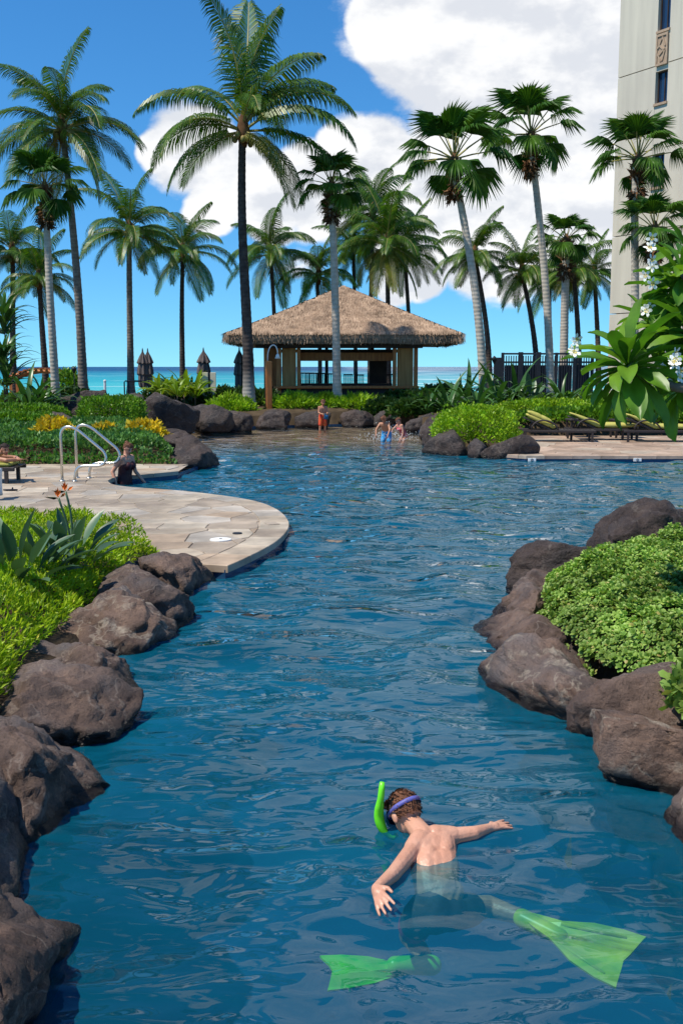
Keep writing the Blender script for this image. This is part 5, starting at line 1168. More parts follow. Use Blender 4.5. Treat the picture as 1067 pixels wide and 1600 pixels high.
for k, (px, Y, s) in enumerate(((250, 40.5, 1.15), (268, 41.5, 1.3), (288, 41, 1.35), (305, 40, 1.2), (278, 39.5, 1.0), (258, 43, 1.1), (300, 43, 1.2))):
    x = PY(px, 620, Y).x; lab = ['leftmost lime ti plant of the clump above the largest boulder', 'second lime ti plant from the left above the boulders', 'tallest lime ti plant in the clump above the boulders', 'rightmost lime ti plant, next to the cream sign boards', 'shortest lime ti plant in front of the clump', 'lime ti plant at the back left of the clump', 'lime ti plant at the back right of the clump'][k]
    strap_plant('ti_plant', lab, 'plant', (x, Y, zland(x, Y)), 'ti', 26, s, 200 + k, g_ti, 0.15, 0.55)
g_cr = 'strap-leaved lilies'
cr = [(700, 36.5, 1.35, 'crinum'), (728, 38.5, 1.7, 'crinum'), (775, 38, 1.8, 'crinum'), (806, 38.6, 1.8, 'crinum'), (830, 38, 2.0, 'bird'), (745, 36, 1.4, 'crinum'), (672, 36.8, 1.0, 'crinum'), (790, 36.2, 1.3, 'crinum'), (720, 41, 1.6, 'dark'), (880, 37.5, 1.5, 'crinum'), (655, 39, 1.1, 'broad'), (628, 38.6, 1.0, 'broad'), (690, 39.5, 1.2, 'broad')]
crl = ['arching lily nearest the rocks left of the round hedge', 'tallest lily just left of the leaning fan palm trunk', 'lily right of the leaning fan palm trunk', 'lily in front of the fence gate', 'orange-flowered strelitzia below the fence', 'lily hidden behind the leaning fan palm foot', 'small arching lily right of the splashing children', 'lily between the hedge and the fence', 'dark spiky lily against the sea left of the leaning fan palm', 'lily beside the tallest fan palm foot', 'broad-leaved plant right of the bar counter', 'broad-leaved plant below the right bar post', 'broad-leaved plant behind the arching lily']
for k, (px, Y, s, key) in enumerate(cr):
    x = PY(px, 620, Y).x; strap_plant('garden_lily', crl[k], 'plant', (x, Y, zland(x, Y)), key, 24, s, 230 + k, g_cr, 0.2)
for k, (px, Y, s, lab) in enumerate(((45, 33, 1.5, 'big green agave-like lily at far left'), (68, 34, 1.3, 'smaller spiky lily right of the big one at far left'), (12, 36, 1.6, 'tall spiky plant cut by the left edge'))):
    x = PY(px, 640, Y).x; strap_plant('spiky_lily', lab, 'plant', (x, Y, zland(x, Y) + 0.1), 'crinum' if k < 2 else 'dark', 30, s, 260 + k, 'spiky lilies at far left', 0.2, 0.0 if k < 2 else 1.0)
# screw pine at the left edge
x = PY(8, 520, 38).x; strap_plant('screw_pine', 'dark screw pine with long drooping leaves at the left edge', 'tree', (x, 38, zland(x, 38)), 'crinum', 44, 1.35, 270, None, 0.2, 3.6)
x = PY(4, 520, 36).x; strap_plant('screw_pine', 'lower screw pine tuft at the left edge beside the taller one', 'tree', (x, 36, zland(x, 36)), 'crinum', 36, 1.2, 271, None, 0.2, 2.0)

def bird(px, py, label, n, s, seed, flowers=()):
    p = P(px, py, 0.42); t = strap_plant('bird_of_paradise', label, 'plant', (p.x, p.y, 0.3), 'bird', n, s, seed, 'bird of paradise plants in the left bed', 0.16)
    t.rotation_euler.z = 0
    for (fx, fy) in flowers:
        q = PY(fx, fy, p.y) - Vector((p.x, p.y, 0.3)); st = MB().tube(bezier((0.02, 0, 0), (0.05, 0, q.z * 0.5), (q.x + 0.06, 0, q.z * 0.7), (q.x, q.y, q.z), 8), 0.011, 6).build('flower_stalk', M_strapgrey, t, True)
        fl = MB()
        fl.add([(0, 0, 0), (-0.05, 0.012, 0.01), (-0.19, 0, 0.012), (-0.05, -0.012, 0.01), (-0.06, 0, -0.022)], [(0, 1, 2, 3), (0, 4, 2, 1), (0, 3, 2, 4)], 1)
        for k, (an, ln) in enumerate(((60, 0.13), (85, 0.14), (105, 0.12), (130, 0.11), (40, 0.1))):
            d = Vector((math.cos(R(an)), 0.15 * (k - 2), math.sin(R(an)))).normalized(); w = Vector((-d.z, 0.3, d.x)).normalized() * 0.02; b = Vector((-0.02 + 0.01 * k, 0, 0.005))
            fl.add([b, b + d * ln * 0.5 + w, b + d * ln, b + d * ln * 0.5 - w, b + d * ln * 0.5 + Vector((0, 0.015, 0))], [(0, 1, 4), (1, 2, 4), (2, 3, 4), (3, 0, 4)], 0)
        fl.build('flower', [M_orange, M_strapgrey], t, loc=q, scale=0.72)
bird(108, 872, 'bird of paradise plant with two orange flowers in the left bed', 30, 1.0, 280, ((92, 778), (103, 768)))
bird(22, 905, 'bird of paradise plant at the left edge with broad grey-green leaves', 32, 1.15, 281)
bird(60, 885, 'smaller bird of paradise tuft between the two bigger ones', 18, 0.85, 282)

# ------------------------------------------------------------------ plumeria leaning in from the right
def plumeria():
    base = Vector((4.0, 7.6, 0.3)); t = thing('plumeria_tree', 'plumeria with big glossy leaves and white flowers leaning in from the right', 'tree', base)
    V = lambda px, py, Y: PY(px, py, Y) - base
    tr = MB(); tr.tube(bezier((0, 0, -0.2), (0.05, 0, 0.7), (-0.25, -0.1, 1.0), (-0.35, -0.1, 1.5), 8), [0.13 - 0.006 * i for i in range(9)], 9); fork = Vector((-0.35, -0.1, 1.5))
    tr.build('trunk', M_bark, t, True)
    tips = [(980, 570, 7.0, 0.44, 40, -0.45), (1062, 600, 7.4, 0.38, 22, -0.1), (1050, 452, 7.5, 0.36, 24, 0.2), (1085, 520, 7.2, 0.38, 22, 0.0), (1075, 395, 7.8, 0.34, 22, 0.3), (1110, 450, 7.4, 0.36, 18, 0.2), (1150, 560, 7.6, 0.36, 18, 0.0), (1015, 505, 7.9, 0.32, 20, 0.1), (1170, 400, 7.8, 0.34, 16, 0.2), (1040, 500, 7.6, 0.34, 22, 0.1), (1062, 425, 7.4, 0.32, 20, 0.2), (1075, 560, 7.6, 0.36, 20, 0.0)]
    br = MB()
    for (px, py, Y, ll, n, lean) in tips:
        e = V(px, py, Y); br.tube(bezier(fork, fork + Vector((0, 0, 0.35)), e + Vector((0.35, 0.1, -0.35)), e, 9), [0.05 - 0.0025 * i for i in range(10)], 7)
    crown = br.build('crown', M_bark, t, True)
    lm = []
    for (bend, w) in ((35, 0.30), (60, 0.32), (20, 0.28)):
        n = 9; Vv = []; F = []; p = Vector((0, 0, 0)); 
        for i in range(n + 1):
            s = i / n; a = -R(bend) * s ** 1.2; d = Vector((math.cos(a), 0, math.sin(a))); u = Vector((-math.sin(a), 0, math.cos(a)))
            wd = w * 0.5 * max(0.03, math.sin(math.pi * min(1.0, (0.02 + 0.96 * s)) ** 1.5) ** 0.8) if s > 0.1 else 0.02
            if i == n: wd = 0.012
            for q in (-1, -0.5, 0, 0.5, 1): Vv.append(p + Vector((0, q * wd, 0)) + u * (0.35 * wd * abs(q) - (0.012 if q == 0 else 0)) + u * 0.012 * math.sin(i * 2.2 + q * 3) * abs(q))
            p = p + d / n
        for i in range(n):
            for k in range(4): F.append((i * 5 + k, (i + 1) * 5 + k, (i + 1) * 5 + k + 1, i * 5 + k + 1))
        lm.append(mesh_of('leaf', Vv, F, M_plum, True))
    r = random.Random(5)
    for (px, py, Y, ll, n, lean) in tips:
        e = V(px, py, Y)
        for k in range(n):
            s = (k + 0.5) / n; el = R(70) - R(130) * s + r.uniform(-.15, .15); a = k * 2.399 + r.uniform(-.2, .2)
            link('leaf', r.choice(lm), crown, loc=e + Vector((0, 0, -0.05 * s)), rot=Matrix.Rotation(a, 3, 'Z').to_4x4().to_3x3().to_euler() if False else (Matrix.Rotation(lean * 0.6, 3, 'Y') @ Matrix.Rotation(a, 3, 'Z') @ Matrix.Rotation(-el, 3, 'Y') @ Matrix.Rotation(r.uniform(-.3, .3), 3, 'X')).to_euler(), scale=ll * r.uniform(0.8, 1.15))
    # flower: five overlapping petals
    fm = MB()
    for k in range(5):
        a = 2 * math.pi * k / 5; d = Vector((math.cos(a), math.sin(a), 0)); y = Vector((-math.sin(a), math.cos(a), 0))
        Vv = [d * 0.004, d * 0.022 + y * 0.014 + Vector((0, 0, .006)), d * 0.045 + y * 0.016 + Vector((0, 0, .012)), d * 0.058 + Vector((0, 0, .008)), d * 0.045 - y * 0.012 + Vector((0, 0, .004)), d * 0.022 - y * 0.010 + Vector((0, 0, .002))]
        fm.add(Vv, [(0, 1, 5), (1, 2, 4, 5), (2, 3, 4)], 0); fm.add([d * 0.003 + Vector((0, 0, .003)), d * 0.018 + y * 0.008 + Vector((0, 0, .008)), d * 0.02 + Vector((0, 0, .009)), d * 0.018 - y * 0.006 + Vector((0, 0, .005))], [(0, 1, 2, 3)], 1)
    fme = fm.mesh('flower', [M_petal, M_petal_y])
    for (px, py, Y, n) in ((897, 540, 6.9, 5), (1022, 380, 7.3, 3), (1012, 408, 7.2, 3), (1008, 440, 7.2, 2), (1052, 562, 6.6, 4), (1062, 580, 6.6, 3), (1010, 482, 7.4, 2)):
        c = V(px, py, Y)
        for k in range(n):
            link('flower', fme, crown, loc=c + Vector((r.uniform(-.05, .05), r.uniform(-.05, .02), r.uniform(-.05, .05))), rot=(R(70) + r.uniform(-.6, .6), r.uniform(-.6, .6), r.uniform(-.8, .8)), scale=r.uniform(0.65, 0.85))
plumeria()

# ------------------------------------------------------------------ people
def body_mesh(name, mb, mats, voxel=0.008, smooth_it=5, paint=()):
    """union of limbs and masses remeshed into one continuous skin"""
    me = mb.mesh(name + '_src', mats[0]); o = bpy.data.objects.new(name + '_src', me); col.objects.link(o)
    m = o.modifiers.new('r', 'REMESH'); m.mode = 'VOXEL'; m.voxel_size = voxel; m.use_smooth_shade = True
    s = o.modifiers.new('s', 'SMOOTH'); s.factor = 0.5; s.iterations = smooth_it
    dg = bpy.context.evaluated_depsgraph_get(); out = bpy.data.meshes.new_from_object(o.evaluated_get(dg)); out.name = name
    bpy.data.objects.remove(o); bpy.data.meshes.remove(me)
    out.materials.clear()
    for q in mats: out.materials.append(q)
    n = len(out.polygons); out.polygons.foreach_set('use_smooth', np.ones(n, bool))
    if paint:
        C = np.zeros(n * 3); out.polygons.foreach_get('center', C); C = C.reshape(-1, 3); mi = np.zeros(n, np.int32)
        for fn, k in paint: mi[fn(C)] = k
        out.polygons.foreach_set('material_index', mi)
    return out
def near(c, r):
    c = np.array(c); r = np.array(r if hasattr(r, '__len__') else (r, r, r)); return lambda C: (((C - c) / r) ** 2).sum(1) < 1
def hand(mb, wrist, d, palm_n, s=1.0, curl=0.5, thumb=1):
    """palm, four unequal fingers with knuckles, thumb from the side"""
    wrist = Vector(wrist); d = Vector(d).normalized(); n = Vector(palm_n); n = (n - d * n.dot(d)).normalized(); y = d.cross(n)
    pc = wrist + d * 0.045 * s
    mb.limb(wrist, 0.020 * s, wrist + d * 0.03 * s, 0.023 * s)
    for q in (-1.5, -0.5, 0.5, 1.5): mb.limb(wrist + y * q * 0.007 * s, 0.014 * s, wrist + d * 0.068 * s + y * q * 0.014 * s, 0.0105 * s)
    for q, ln in zip((-1.5, -0.5, 0.5, 1.5), (0.052, 0.064, 0.069, 0.060)):
        k = wrist + d * 0.068 * s + y * q * 0.0165 * s; dd = (d + y * q * 0.17 + n * curl * 0.5).normalized(); m1 = k + dd * ln * 0.5 * s; d2 = (d + y * q * 0.15 + n * curl * 1.4).normalized()
        mb.limb(k, 0.0088 * s, m1, 0.0078 * s); mb.limb(m1, 0.0078 * s, m1 + d2 * ln * 0.5 * s, 0.0062 * s)
    b = wrist + d * 0.02 * s + y * thumb * 0.022 * s; m1 = b + (d * 0.7 + y * thumb * 0.7 + n * 0.25).normalized() * 0.03 * s; mb.limb(b, 0.012 * s, m1, 0.0095 * s); mb.limb(m1, 0.0092 * s, m1 + (d + y * thumb * 0.25 + n * 0.3).normalized() * 0.026 * s, 0.007 * s)
def frame(fwd, up):
    f = Vector(fwd).normalized(); u = Vector(up); u = (u - f * u.dot(f)).normalized(); s = f.cross(u); return Matrix((s, f, u)).transposed()   # columns: right, forward, up
def head(mb, c, Rm, s=1.0):
    """skull, jaw, nose, ears in the head frame; s = head height / 0.22"""
    c = Vector(c); g = lambda x, y, z: c + Rm @ (Vector((x, y, z)) * s)
    mb.ball(g(0, -0.012, 0.02), (0.074 * s, 0.09 * s, 0.086 * s), Rm, 18, 12); mb.ball(g(0, 0.018, -0.035), (0.056 * s, 0.062 * s, 0.072 * s), Rm, 16, 10)
    mb.limb(g(0, 0.078, -0.002), 0.009 * s, g(0, 0.094, -0.03), 0.013 * s); mb.ball(g(0, 0.070, -0.068), (0.024 * s, 0.014 * s, 0.012 * s), Rm, 10, 6); mb.ball(g(0, 0.06, -0.095), (0.022 * s, 0.018 * s, 0.016 * s), Rm, 10, 6)
    for q in (-1, 1): mb.ball(g(q * 0.074, -0.008, -0.012), (0.012 * s, 0.02 * s, 0.032 * s), Rm, 8, 6); mb.ball(g(q * 0.03, 0.066, 0.02), (0.024 * s, 0.016 * s, 0.010 * s), Rm, 8, 6)
def head_paint(c, Rm, s=1.0):
    g = lambda x, y, z: Vector(c) + Rm @ (Vector((x, y, z)) * s)
    return [(near(g(0, 0.083, -0.068), 0.024 * s), 1), (near(g(0.031, 0.076, 0.002), (0.017 * s,) * 3), 2), (near(g(-0.031, 0.076, 0.002), (0.017 * s,) * 3), 2)]
def hair_cap(c, Rm, s, parent, m, extra=None, back=-0.02):
    c = Vector(c); mb = MB(); V = []; F = []; seg = 28; ring = 14
    for i in range(ring + 1):
        th = R(118) * i / ring
        for k in range(seg):
            a = 2 * math.pi * k / seg; y = math.sin(th) * math.sin(a); lim = 1.0
            q = Vector((math.sin(th) * math.cos(a) * 0.081, y * 0.097, math.cos(th) * 0.094))
            if y > 0: q.z = max(q.z, 0.045 + 0.02 * math.cos(2 * a))            # fringe line on the brow
            q *= s * (1 + 0.03 * noise.noise(q * 60 + Vector((i, k, 0)) * 0.3)); V.append(c + Rm @ (q + Vector((0, -0.012, 0.02)) * s))
    for i in range(ring):
        for k in range(seg): F.append((i * seg + k, (i + 1) * seg + k, (i + 1) * seg + (k + 1) % seg, i * seg + (k + 1) % seg))
    mb.add(V, F)
    rr = random.Random(3)
    for k in range(520):                                                     # damp locks lying back over the skull
        i = rr.randrange(len(V)); p = V[i]; loc_ = Rm.transposed() @ (p - c)
        if loc_.y > 0.05 * s and loc_.z < 0.04 * s: continue
        nrm = (p - c).normalized(); d = (Rm @ Vector((rr.uniform(-.4, .4), -0.8, -0.5))); d = (d - nrm * d.dot(nrm) + nrm * 0.22).normalized(); w = nrm.cross(d) * 0.0035 * s; ln = rr.uniform(0.02, 0.042) * s
        p = p - nrm * 0.002; mb.add([p - w, p + w, p + d * ln * 0.6 + w * 0.7 + nrm * 0.003, p + d * ln * 0.6 - w * 0.7 + nrm * 0.003, p + d * ln], [(0, 1, 2, 3), (3, 2, 4)])
    if extra: extra(mb)
    return mb.build('hair', m, parent, True)

def snorkeler():
    O = P(670, 1330, 0.0); t = thing('person', 'boy snorkelling face down near the camera with green snorkel and fins', 'person', O)
    Q = lambda px, py, z: P(px, py, z) - O
    mb = MB(); hc = Q(632, 1270, 0.085); nb = Q(662, 1306, 0.045); LS = Q(646, 1326, 0.03); RS = Q(706, 1306, 0.035)
    ch = Q(680, 1325, -0.01); mid = Q(690, 1362, -0.05); wa = Q(690, 1394, -0.09); pe = Q(678, 1424, -0.15)
    Rm = frame((-0.42, 0.62, -0.66), (-0.35, 0.55, 0.75)); s = 0.93
    head(mb, hc, Rm, s)
    mb.limb(hc + Rm @ Vector((0, -0.03, -0.06)), 0.045, nb, 0.05)
    mb.limb(LS, 0.046, nb.lerp(LS, 0.4), 0.052); mb.limb(RS, 0.046, nb.lerp(RS, 0.4), 0.052); mb.limb(LS, 0.044, RS, 0.044)
    for q in (0.25, 0.5, 0.75):
        a = LS.lerp(RS, q); b = Q(668 + 38 * (q - 0.5) * 2 * 0.55 + 14, 1394, -0.09); mb.limb(a - Vector((0, 0, 0.02)), 0.064, a.lerp(b, 0.55) - Vector((0, 0, 0.01)), 0.074); mb.limb(a.lerp(b, 0.5), 0.074, b, 0.068)
    # shoulder blades and spine furrow
    for q in (0.18, 0.82): a = LS.lerp(RS, q).lerp(mid, 0.35); mb.ball(a + Vector((0, 0, 0.022)), (0.045, 0.085, 0.034), None, 12, 8)
    mb.limb(wa, 0.082, pe, 0.09); mb.limb(wa - Vector((0.045, 0, 0)), 0.055, pe - Vector((0.045, 0, 0)), 0.07); mb.limb(wa + Vector((0.045, 0, 0)), 0.055, pe + Vector((0.045, 0, 0)), 0.07)
    LE, LW = Q(614, 1366, 0.035), Q(588, 1388, 0.05); mb.limb(LS, 0.04, LE, 0.032); mb.limb(LE, 0.033, LW, 0.022); hand(mb, LW, Q(598, 1412, 0.035) - LW, (0.55, 0.5, -0.6), 1.05, 0.3, 1)
    RE, RW = Q(741, 1301, 0.045), Q(766, 1293, 0.035); mb.limb(RS, 0.04, RE, 0.031); mb.limb(RE, 0.031, RW, 0.021); hand(mb, RW, Q(786, 1288, 0.03) - RW, (0, 0.2, -1), 0.95, 0.15, 1)
    # legs
    LH, LK, LA = pe + Vector((-0.065, -0.01, -0.02)), Q(640, 1462, -0.38), Q(668, 1502, -0.38); RH, RK, RA = pe + Vector((0.065, 0, -0.01)), Q(762, 1416, -0.22), Q(818, 1434, -0.22)
    mb.limb(LH, 0.07, LK, 0.05); mb.limb(LK, 0.05, LA, 0.033); mb.limb(RH, 0.07, RK, 0.05); mb.limb(RK, 0.05, RA, 0.033)
    LF = Q(640, 1506, -0.31); RF = Q(846, 1449, -0.235); mb.limb(LA, 0.034, LF, 0.028); mb.limb(RA, 0.034, RF, 0.028)
    link('body', body_mesh('body', mb, [M_skin, M_lip, M_eye], 0.0045, 4, head_paint(hc, Rm, s)), t)
    hair_cap(hc, Rm, s * 1.0, t, M_hair)
    # swim shorts
    sh_ = MB(); wl = wa.lerp(pe, 0.8); sh_.limb(wl, 0.094, pe, 0.098); sh_.limb(wl - Vector((0.05, 0, 0)), 0.07, LH, 0.078); sh_.limb(wl + Vector((0.05, 0, 0)), 0.07, RH, 0.078)
    a = LH.lerp(LK, 0.5); b = RH.lerp(RK, 0.5); sh_.limb(LH, 0.078, a, 0.076); sh_.limb(RH, 0.078, b, 0.076)
    link('swim_shorts', body_mesh('swim_shorts', sh_, [M_shorts, M_pink], 0.01, 3, [(near(a, 0.095), 1)]), t)
    # mask with strap
    g = lambda x, y, z: hc + Rm @ (Vector((x, y, z)) * s)
    st = MB(); V = []; F = []; n = 32
    for k in range(n):
        an = 2 * math.pi * k / n; wd = 0.008 if math.sin(an) > -0.3 else 0.011
        for (rr, dz) in ((1.0, -wd), (1.035, -wd), (1.035, wd), (1.0, wd)): V.append(g(0.0865 * rr * math.cos(an), -0.012 + 0.1035 * rr * math.sin(an), 0.022 + dz - 0.012 * math.sin(an)))
    for k in range(n):
        for q in range(4): F.append((k * 4 + q, ((k + 1) % n) * 4 + q, ((k + 1) % n) * 4 + (q + 1) % 4, k * 4 + (q + 1) % 4))
    st.add(V, F); st.build('mask_strap', M_strap, t, True)
    mk = MB(); V = [g(x, y, z) for y, k in ((0.062, 1.0), (0.098, 0.95), (0.104, 0.8)) for x, z in [(0.07 * k * math.copysign(abs(math.cos(a)) ** 0.5, math.cos(a)), 0.008 + 0.042 * k * math.copysign(abs(math.sin(a)) ** 0.5, math.sin(a))) for a in np.linspace(0, 6.283, 20, endpoint=False)]]
    F = [(i * 20 + k, i * 20 + (k + 1) % 20, (i + 1) * 20 + (k + 1) % 20, (i + 1) * 20 + k) for i in range(2) for k in range(20)] + [tuple(range(40, 60))]; mk.add(V, F); mk.build('mask', M_glass, t, True)
    # snorkel
    p0 = g(-0.03, 0.10, -0.075); pts = [p0] + bezier(g(-0.06, 0.10, -0.085), Q(602, 1306, -0.02), Q(590, 1288, 0.03), Q(592, 1268, 0.10), 8) + bezier(Q(592, 1268, 0.10), Q(593, 1256, 0.15), Q(596, 1244, 0.19), Q(597, 1222, 0.255), 6)[1:]
    rad = [0.012] * 4 + [0.017, 0.021, 0.024, 0.024, 0.024, 0.023] + [0.022, 0.019, 0.016, 0.016, 0.015, 0.012]; rad = (rad + [0.015] * 20)[:len(pts)]
    MB().tube(pts, rad, 10).build('snorkel', M_neon, t, True)
    MB().tube([Q(590, 1262, 0.125), Q(599, 1254, 0.135)], 0.006, 6).build('snorkel_clip', M_black, t)
    # fins
    def fin(a, tip, wdir, W, mat_b, mat_p):
        a = Vector(a); tip = Vector(tip); d = tip - a; L = d.length; d.normalize(); w = Vector(wdir); w = (w - d * w.dot(d)).normalized(); u = d.cross(w)
        f = MB(); prof = [(0.0, 0.16), (0.12, 0.26), (0.3, 0.38), (0.55, 0.78), (0.8, 0.96), (1.0, 1.0)]
        V = []
        for (s_, k) in prof:
            for q in (-1, -0.86, -0.3, 0, 0.3, 0.86, 1):
                rise = 0.018 if abs(q) > 0.8 else 0.0; V.append(a + d * L * (s_ - (0.07 * (1 - abs(q)) if s_ > 0.9 else 0)) + w * q * k * W / 2 + u * (rise + 0.012 + 0.03 * s_ * s_))
        nv = len(V); V += [v - u * 0.011 for v in V]; F = []
        for i in range(len(prof) - 1):
            for k in range(6): b = i * 7 + k; F.append((b, b + 7, b + 8, b + 1)); F.append((nv + b, nv + b + 1, nv + b + 8, nv + b + 7))
        for i in range(len(prof) - 1): F.append((i * 7, nv + i * 7, nv + i * 7 + 7, i * 7 + 7)); F.append((i * 7 + 6, i * 7 + 13, nv + i * 7 + 13, nv + i * 7 + 6))
        e = (len(prof) - 1) * 7
        for k in range(6): F.append((e + k, nv + e + k, nv + e + k + 1, e + k + 1))
        f.add(V, F); fo = f.build('swim_fin', mat_b, t, False)
        pk = MB(); pk.limb(a - d * 0.02, 0.042, a + d * L * 0.34, 0.036); pk.build('foot_pocket', mat_p, fo, True)
        for q in (-0.45, 0.45): MB().tube([a + d * L * 0.3 + w * q * W * 0.35 + u * 0.025, a + d * L * 0.86 + w * q * W * 0.8 + u * 0.05], [0.012, 0.005], 6).build('rib', mat_p, fo, True)
    fin(Q(668, 1508, -0.33), Q(512, 1508, -0.24), (0.1, 1, 0.35), 0.16, M_neon, M_neon)
    fin(Q(822, 1438, -0.22), Q(985, 1518, -0.28), (0.7, 0.75, 0.3), 0.30, M_neony, M_neony)
snorkeler()

def stander(label, loc, rz, h, skin, hair, cloth, pose, cloth_name, cloth_fn, seed=0, voxel=0.012, extra=None, hair_extra=None, gaze=(0, 1, -0.15)):
    """a figure of height h facing local +Y; pose gives offsets of hands, knees, feet, lean"""
    t = thing('person', label, 'person', loc, rz); k = h; mb = MB(); V3 = Vector
    lean = pose.get('lean', 0.0); Rl = Matrix.Rotation(-lean, 3, 'X'); pel = V3((0, 0, 0.52 * k + pose.get('drop', 0.0)))
    up = lambda x, y, z: pel + Rl @ V3((x, y, z)) * k
    hs = (1.25 if h < 1.4 else 1.0) * k / 1.68
    nb = up(0, 0, 0.315); hc = up(0, 0.015, 0.315) + V3((0, 0.0, 0.135 * hs * 1.05)) + Rl @ V3((0, 0.02, 0.0)); Rm = frame(gaze, (0, 0, 1)); head(mb, hc, Rm, hs)
    mb.limb(nb - V3((0, 0, 0.02)), 0.034 * k, hc + Rm @ V3((0, -0.02, -0.06)), 0.032 * k)
    sw = 0.105 if h < 1.4 else 0.108; LS, RS = up(-sw, 0, 0.285), up(sw, 0, 0.285); mb.limb(LS, 0.036 * k, RS, 0.036 * k)
    for q in (-1, 0, 1): mb.limb(up(q * 0.055, 0, 0.25), 0.058 * k, up(q * 0.04, 0, 0.1), 0.055 * k); mb.limb(up(q * 0.04, 0, 0.1), 0.055 * k, up(q * 0.045, 0, -0.01), 0.062 * k)
    if pose.get('bust'):
        for q in (-1, 1): mb.ball(up(q * 0.045, 0.06, 0.205), (0.045 * k, 0.04 * k, 0.042 * k), None, 12, 8)
    for sd, S in ((-1, LS), (1, RS)):
        e = pose.get('elbow_l' if sd < 0 else 'elbow_r', (sd * 0.03, -0.02, -0.165)); w = pose.get('wrist_l' if sd < 0 else 'wrist_r', (sd * 0.02, 0.06, -0.15)); E = S + V3(e) * k; Wr = E + V3(w) * k
        mb.limb(S, 0.030 * k, E, 0.024 * k); mb.limb(E, 0.024 * k, Wr, 0.016 * k); hand(mb, Wr, Wr - E, (-sd, 0.2, 0), hs * 1.05, 0.5, 1)
        H = pel + V3((sd * 0.05, 0, -0.02)) * k; Kn = H + V3(pose.get('knee_l' if sd < 0 else 'knee_r', (sd * 0.01, 0.02, -0.245))) * k; A = Kn + V3(pose.get('ankle_l' if sd < 0 else 'ankle_r', (0, -0.03, -0.22))) * k
        mb.limb(H, 0.055 * k, Kn, 0.036 * k); mb.limb(Kn, 0.036 * k, Kn.lerp(A, 0.35) - V3((0, 0.01 * k, 0)), 0.033 * k); mb.limb(Kn.lerp(A, 0.3), 0.033 * k, A, 0.022 * k); mb.limb(A - V3((0, 0.01 * k, 0.015 * k)), 0.022 * k, A + V3((0, 0.085, -0.028)) * k, 0.014 * k)
    link('body', body_mesh('body', mb, [skin, M_lip, M_eye], voxel, 3, head_paint(hc, Rm, hs)), t)
    hair_cap(hc, Rm, hs, t, hair, (lambda m_: hair_extra(m_, hc, Rm, hs)) if hair_extra else None)
    c = MB(); cloth_fn(c, up, pel, k, pose); link(cloth_name, body_mesh(cloth_name, c, cloth, 0.012, 3), t)
    return t
def shorts(c, up, pel, k, pose):
    for q in (-1, 1): c.limb(up(q * 0.04, 0, 0.06), 0.066 * k, pel + Vector((q * 0.05, 0, -0.02)) * k, 0.07 * k)
    c.limb(up(-0.03, 0, 0.03), 0.07 * k, up(0.03, 0, 0.03), 0.07 * k)
    for sd, nm in ((-1, 'knee_l'), (1, 'knee_r')):
        H = pel + Vector((sd * 0.05, 0, -0.02)) * k; Kn = H + Vector(pose.get(nm, (sd * 0.01, 0.02, -0.245))) * k; c.limb(H, 0.068 * k, H.lerp(Kn, 0.75), 0.06 * k)
def swimsuit(c, up, pel, k, pose):
    for q in (-1, 0, 1): c.limb(up(q * 0.048, 0.006, 0.205), 0.061 * k, up(q * 0.04, 0, 0.1), 0.059 * k); c.limb(up(q * 0.04, 0, 0.1), 0.059 * k, up(q * 0.045, 0, -0.02), 0.068 * k)
    for q in (-1, 1): c.ball(up(q * 0.045, 0.062, 0.205), (0.049 * k, 0.045 * k, 0.046 * k), None, 12, 8); c.limb(up(q * 0.05, 0.06, 0.22), 0.013 * k, up(q * 0.055, 0.012, 0.318), 0.011 * k); c.limb(up(q * 0.055, 0.0, 0.318), 0.011 * k, up(q * 0.05, -0.05, 0.2), 0.013 * k)
# woman at the steps, waist deep at the end of the inlet
wp = P(187, 757, 0.0)
def bun(mb, hc, Rm, s): mb.ball(Vector(hc) + Rm @ (Vector((0, -0.075, 0.09)) * s), (0.042 * s, 0.04 * s, 0.036 * s), Rm, 10, 7)
stander('woman in a maroon swimsuit standing in the inlet beside the grab rails', (wp.x + 0.02, wp.y + 0.35, -0.86), R(-112), 1.66, M_skin, M_hair, [M_maroon],
        dict(lean=0.12, bust=True, elbow_r=(0.04, -0.09, -0.15), wrist_r=(0.02, 0.06, -0.14), elbow_l=(-0.04, 0.02, -0.165), wrist_l=(-0.02, 0.1, -0.12)), 'swimsuit', swimsuit, voxel=0.011, hair_extra=bun, gaze=(0.25, 1, -0.45))
# boy in red shorts with a smaller child behind him, knee deep on the shelf
bp = P(504, 674, -0.05)
stander('boy in red swim shorts standing in the shallow wading end', (bp.x, bp.y, -0.2), R(200), 1.24, M_skin_tan, M_hair, [M_red], dict(lean=0.05, elbow_l=(-0.02, 0.05, -0.16), wrist_l=(0.05, 0.13, -0.02), elbow_r=(0.03, 0.05, -0.15), wrist_r=(-0.04, 0.13, -0.03), knee_l=(-0.02, 0.02, -0.245), knee_r=(0.03, 0.03, -0.24)), 'swim_shorts', shorts, voxel=0.013)
t = thing('swim_float', 'small dark blue float held by the boy in red shorts', 'float', (bp.x + 0.13, bp.y - 0.2, 0.48), 0.3)
MB().box((0, 0, 0), (0.16, 0.05, 0.2), bev=0.02).build('board', M_navy, t); MB().box((0, -0.027, 0.03), (0.1, 0.006, 0.05)).build('stripe', M_blue, t)
kp = P(603, 691, -0.05)
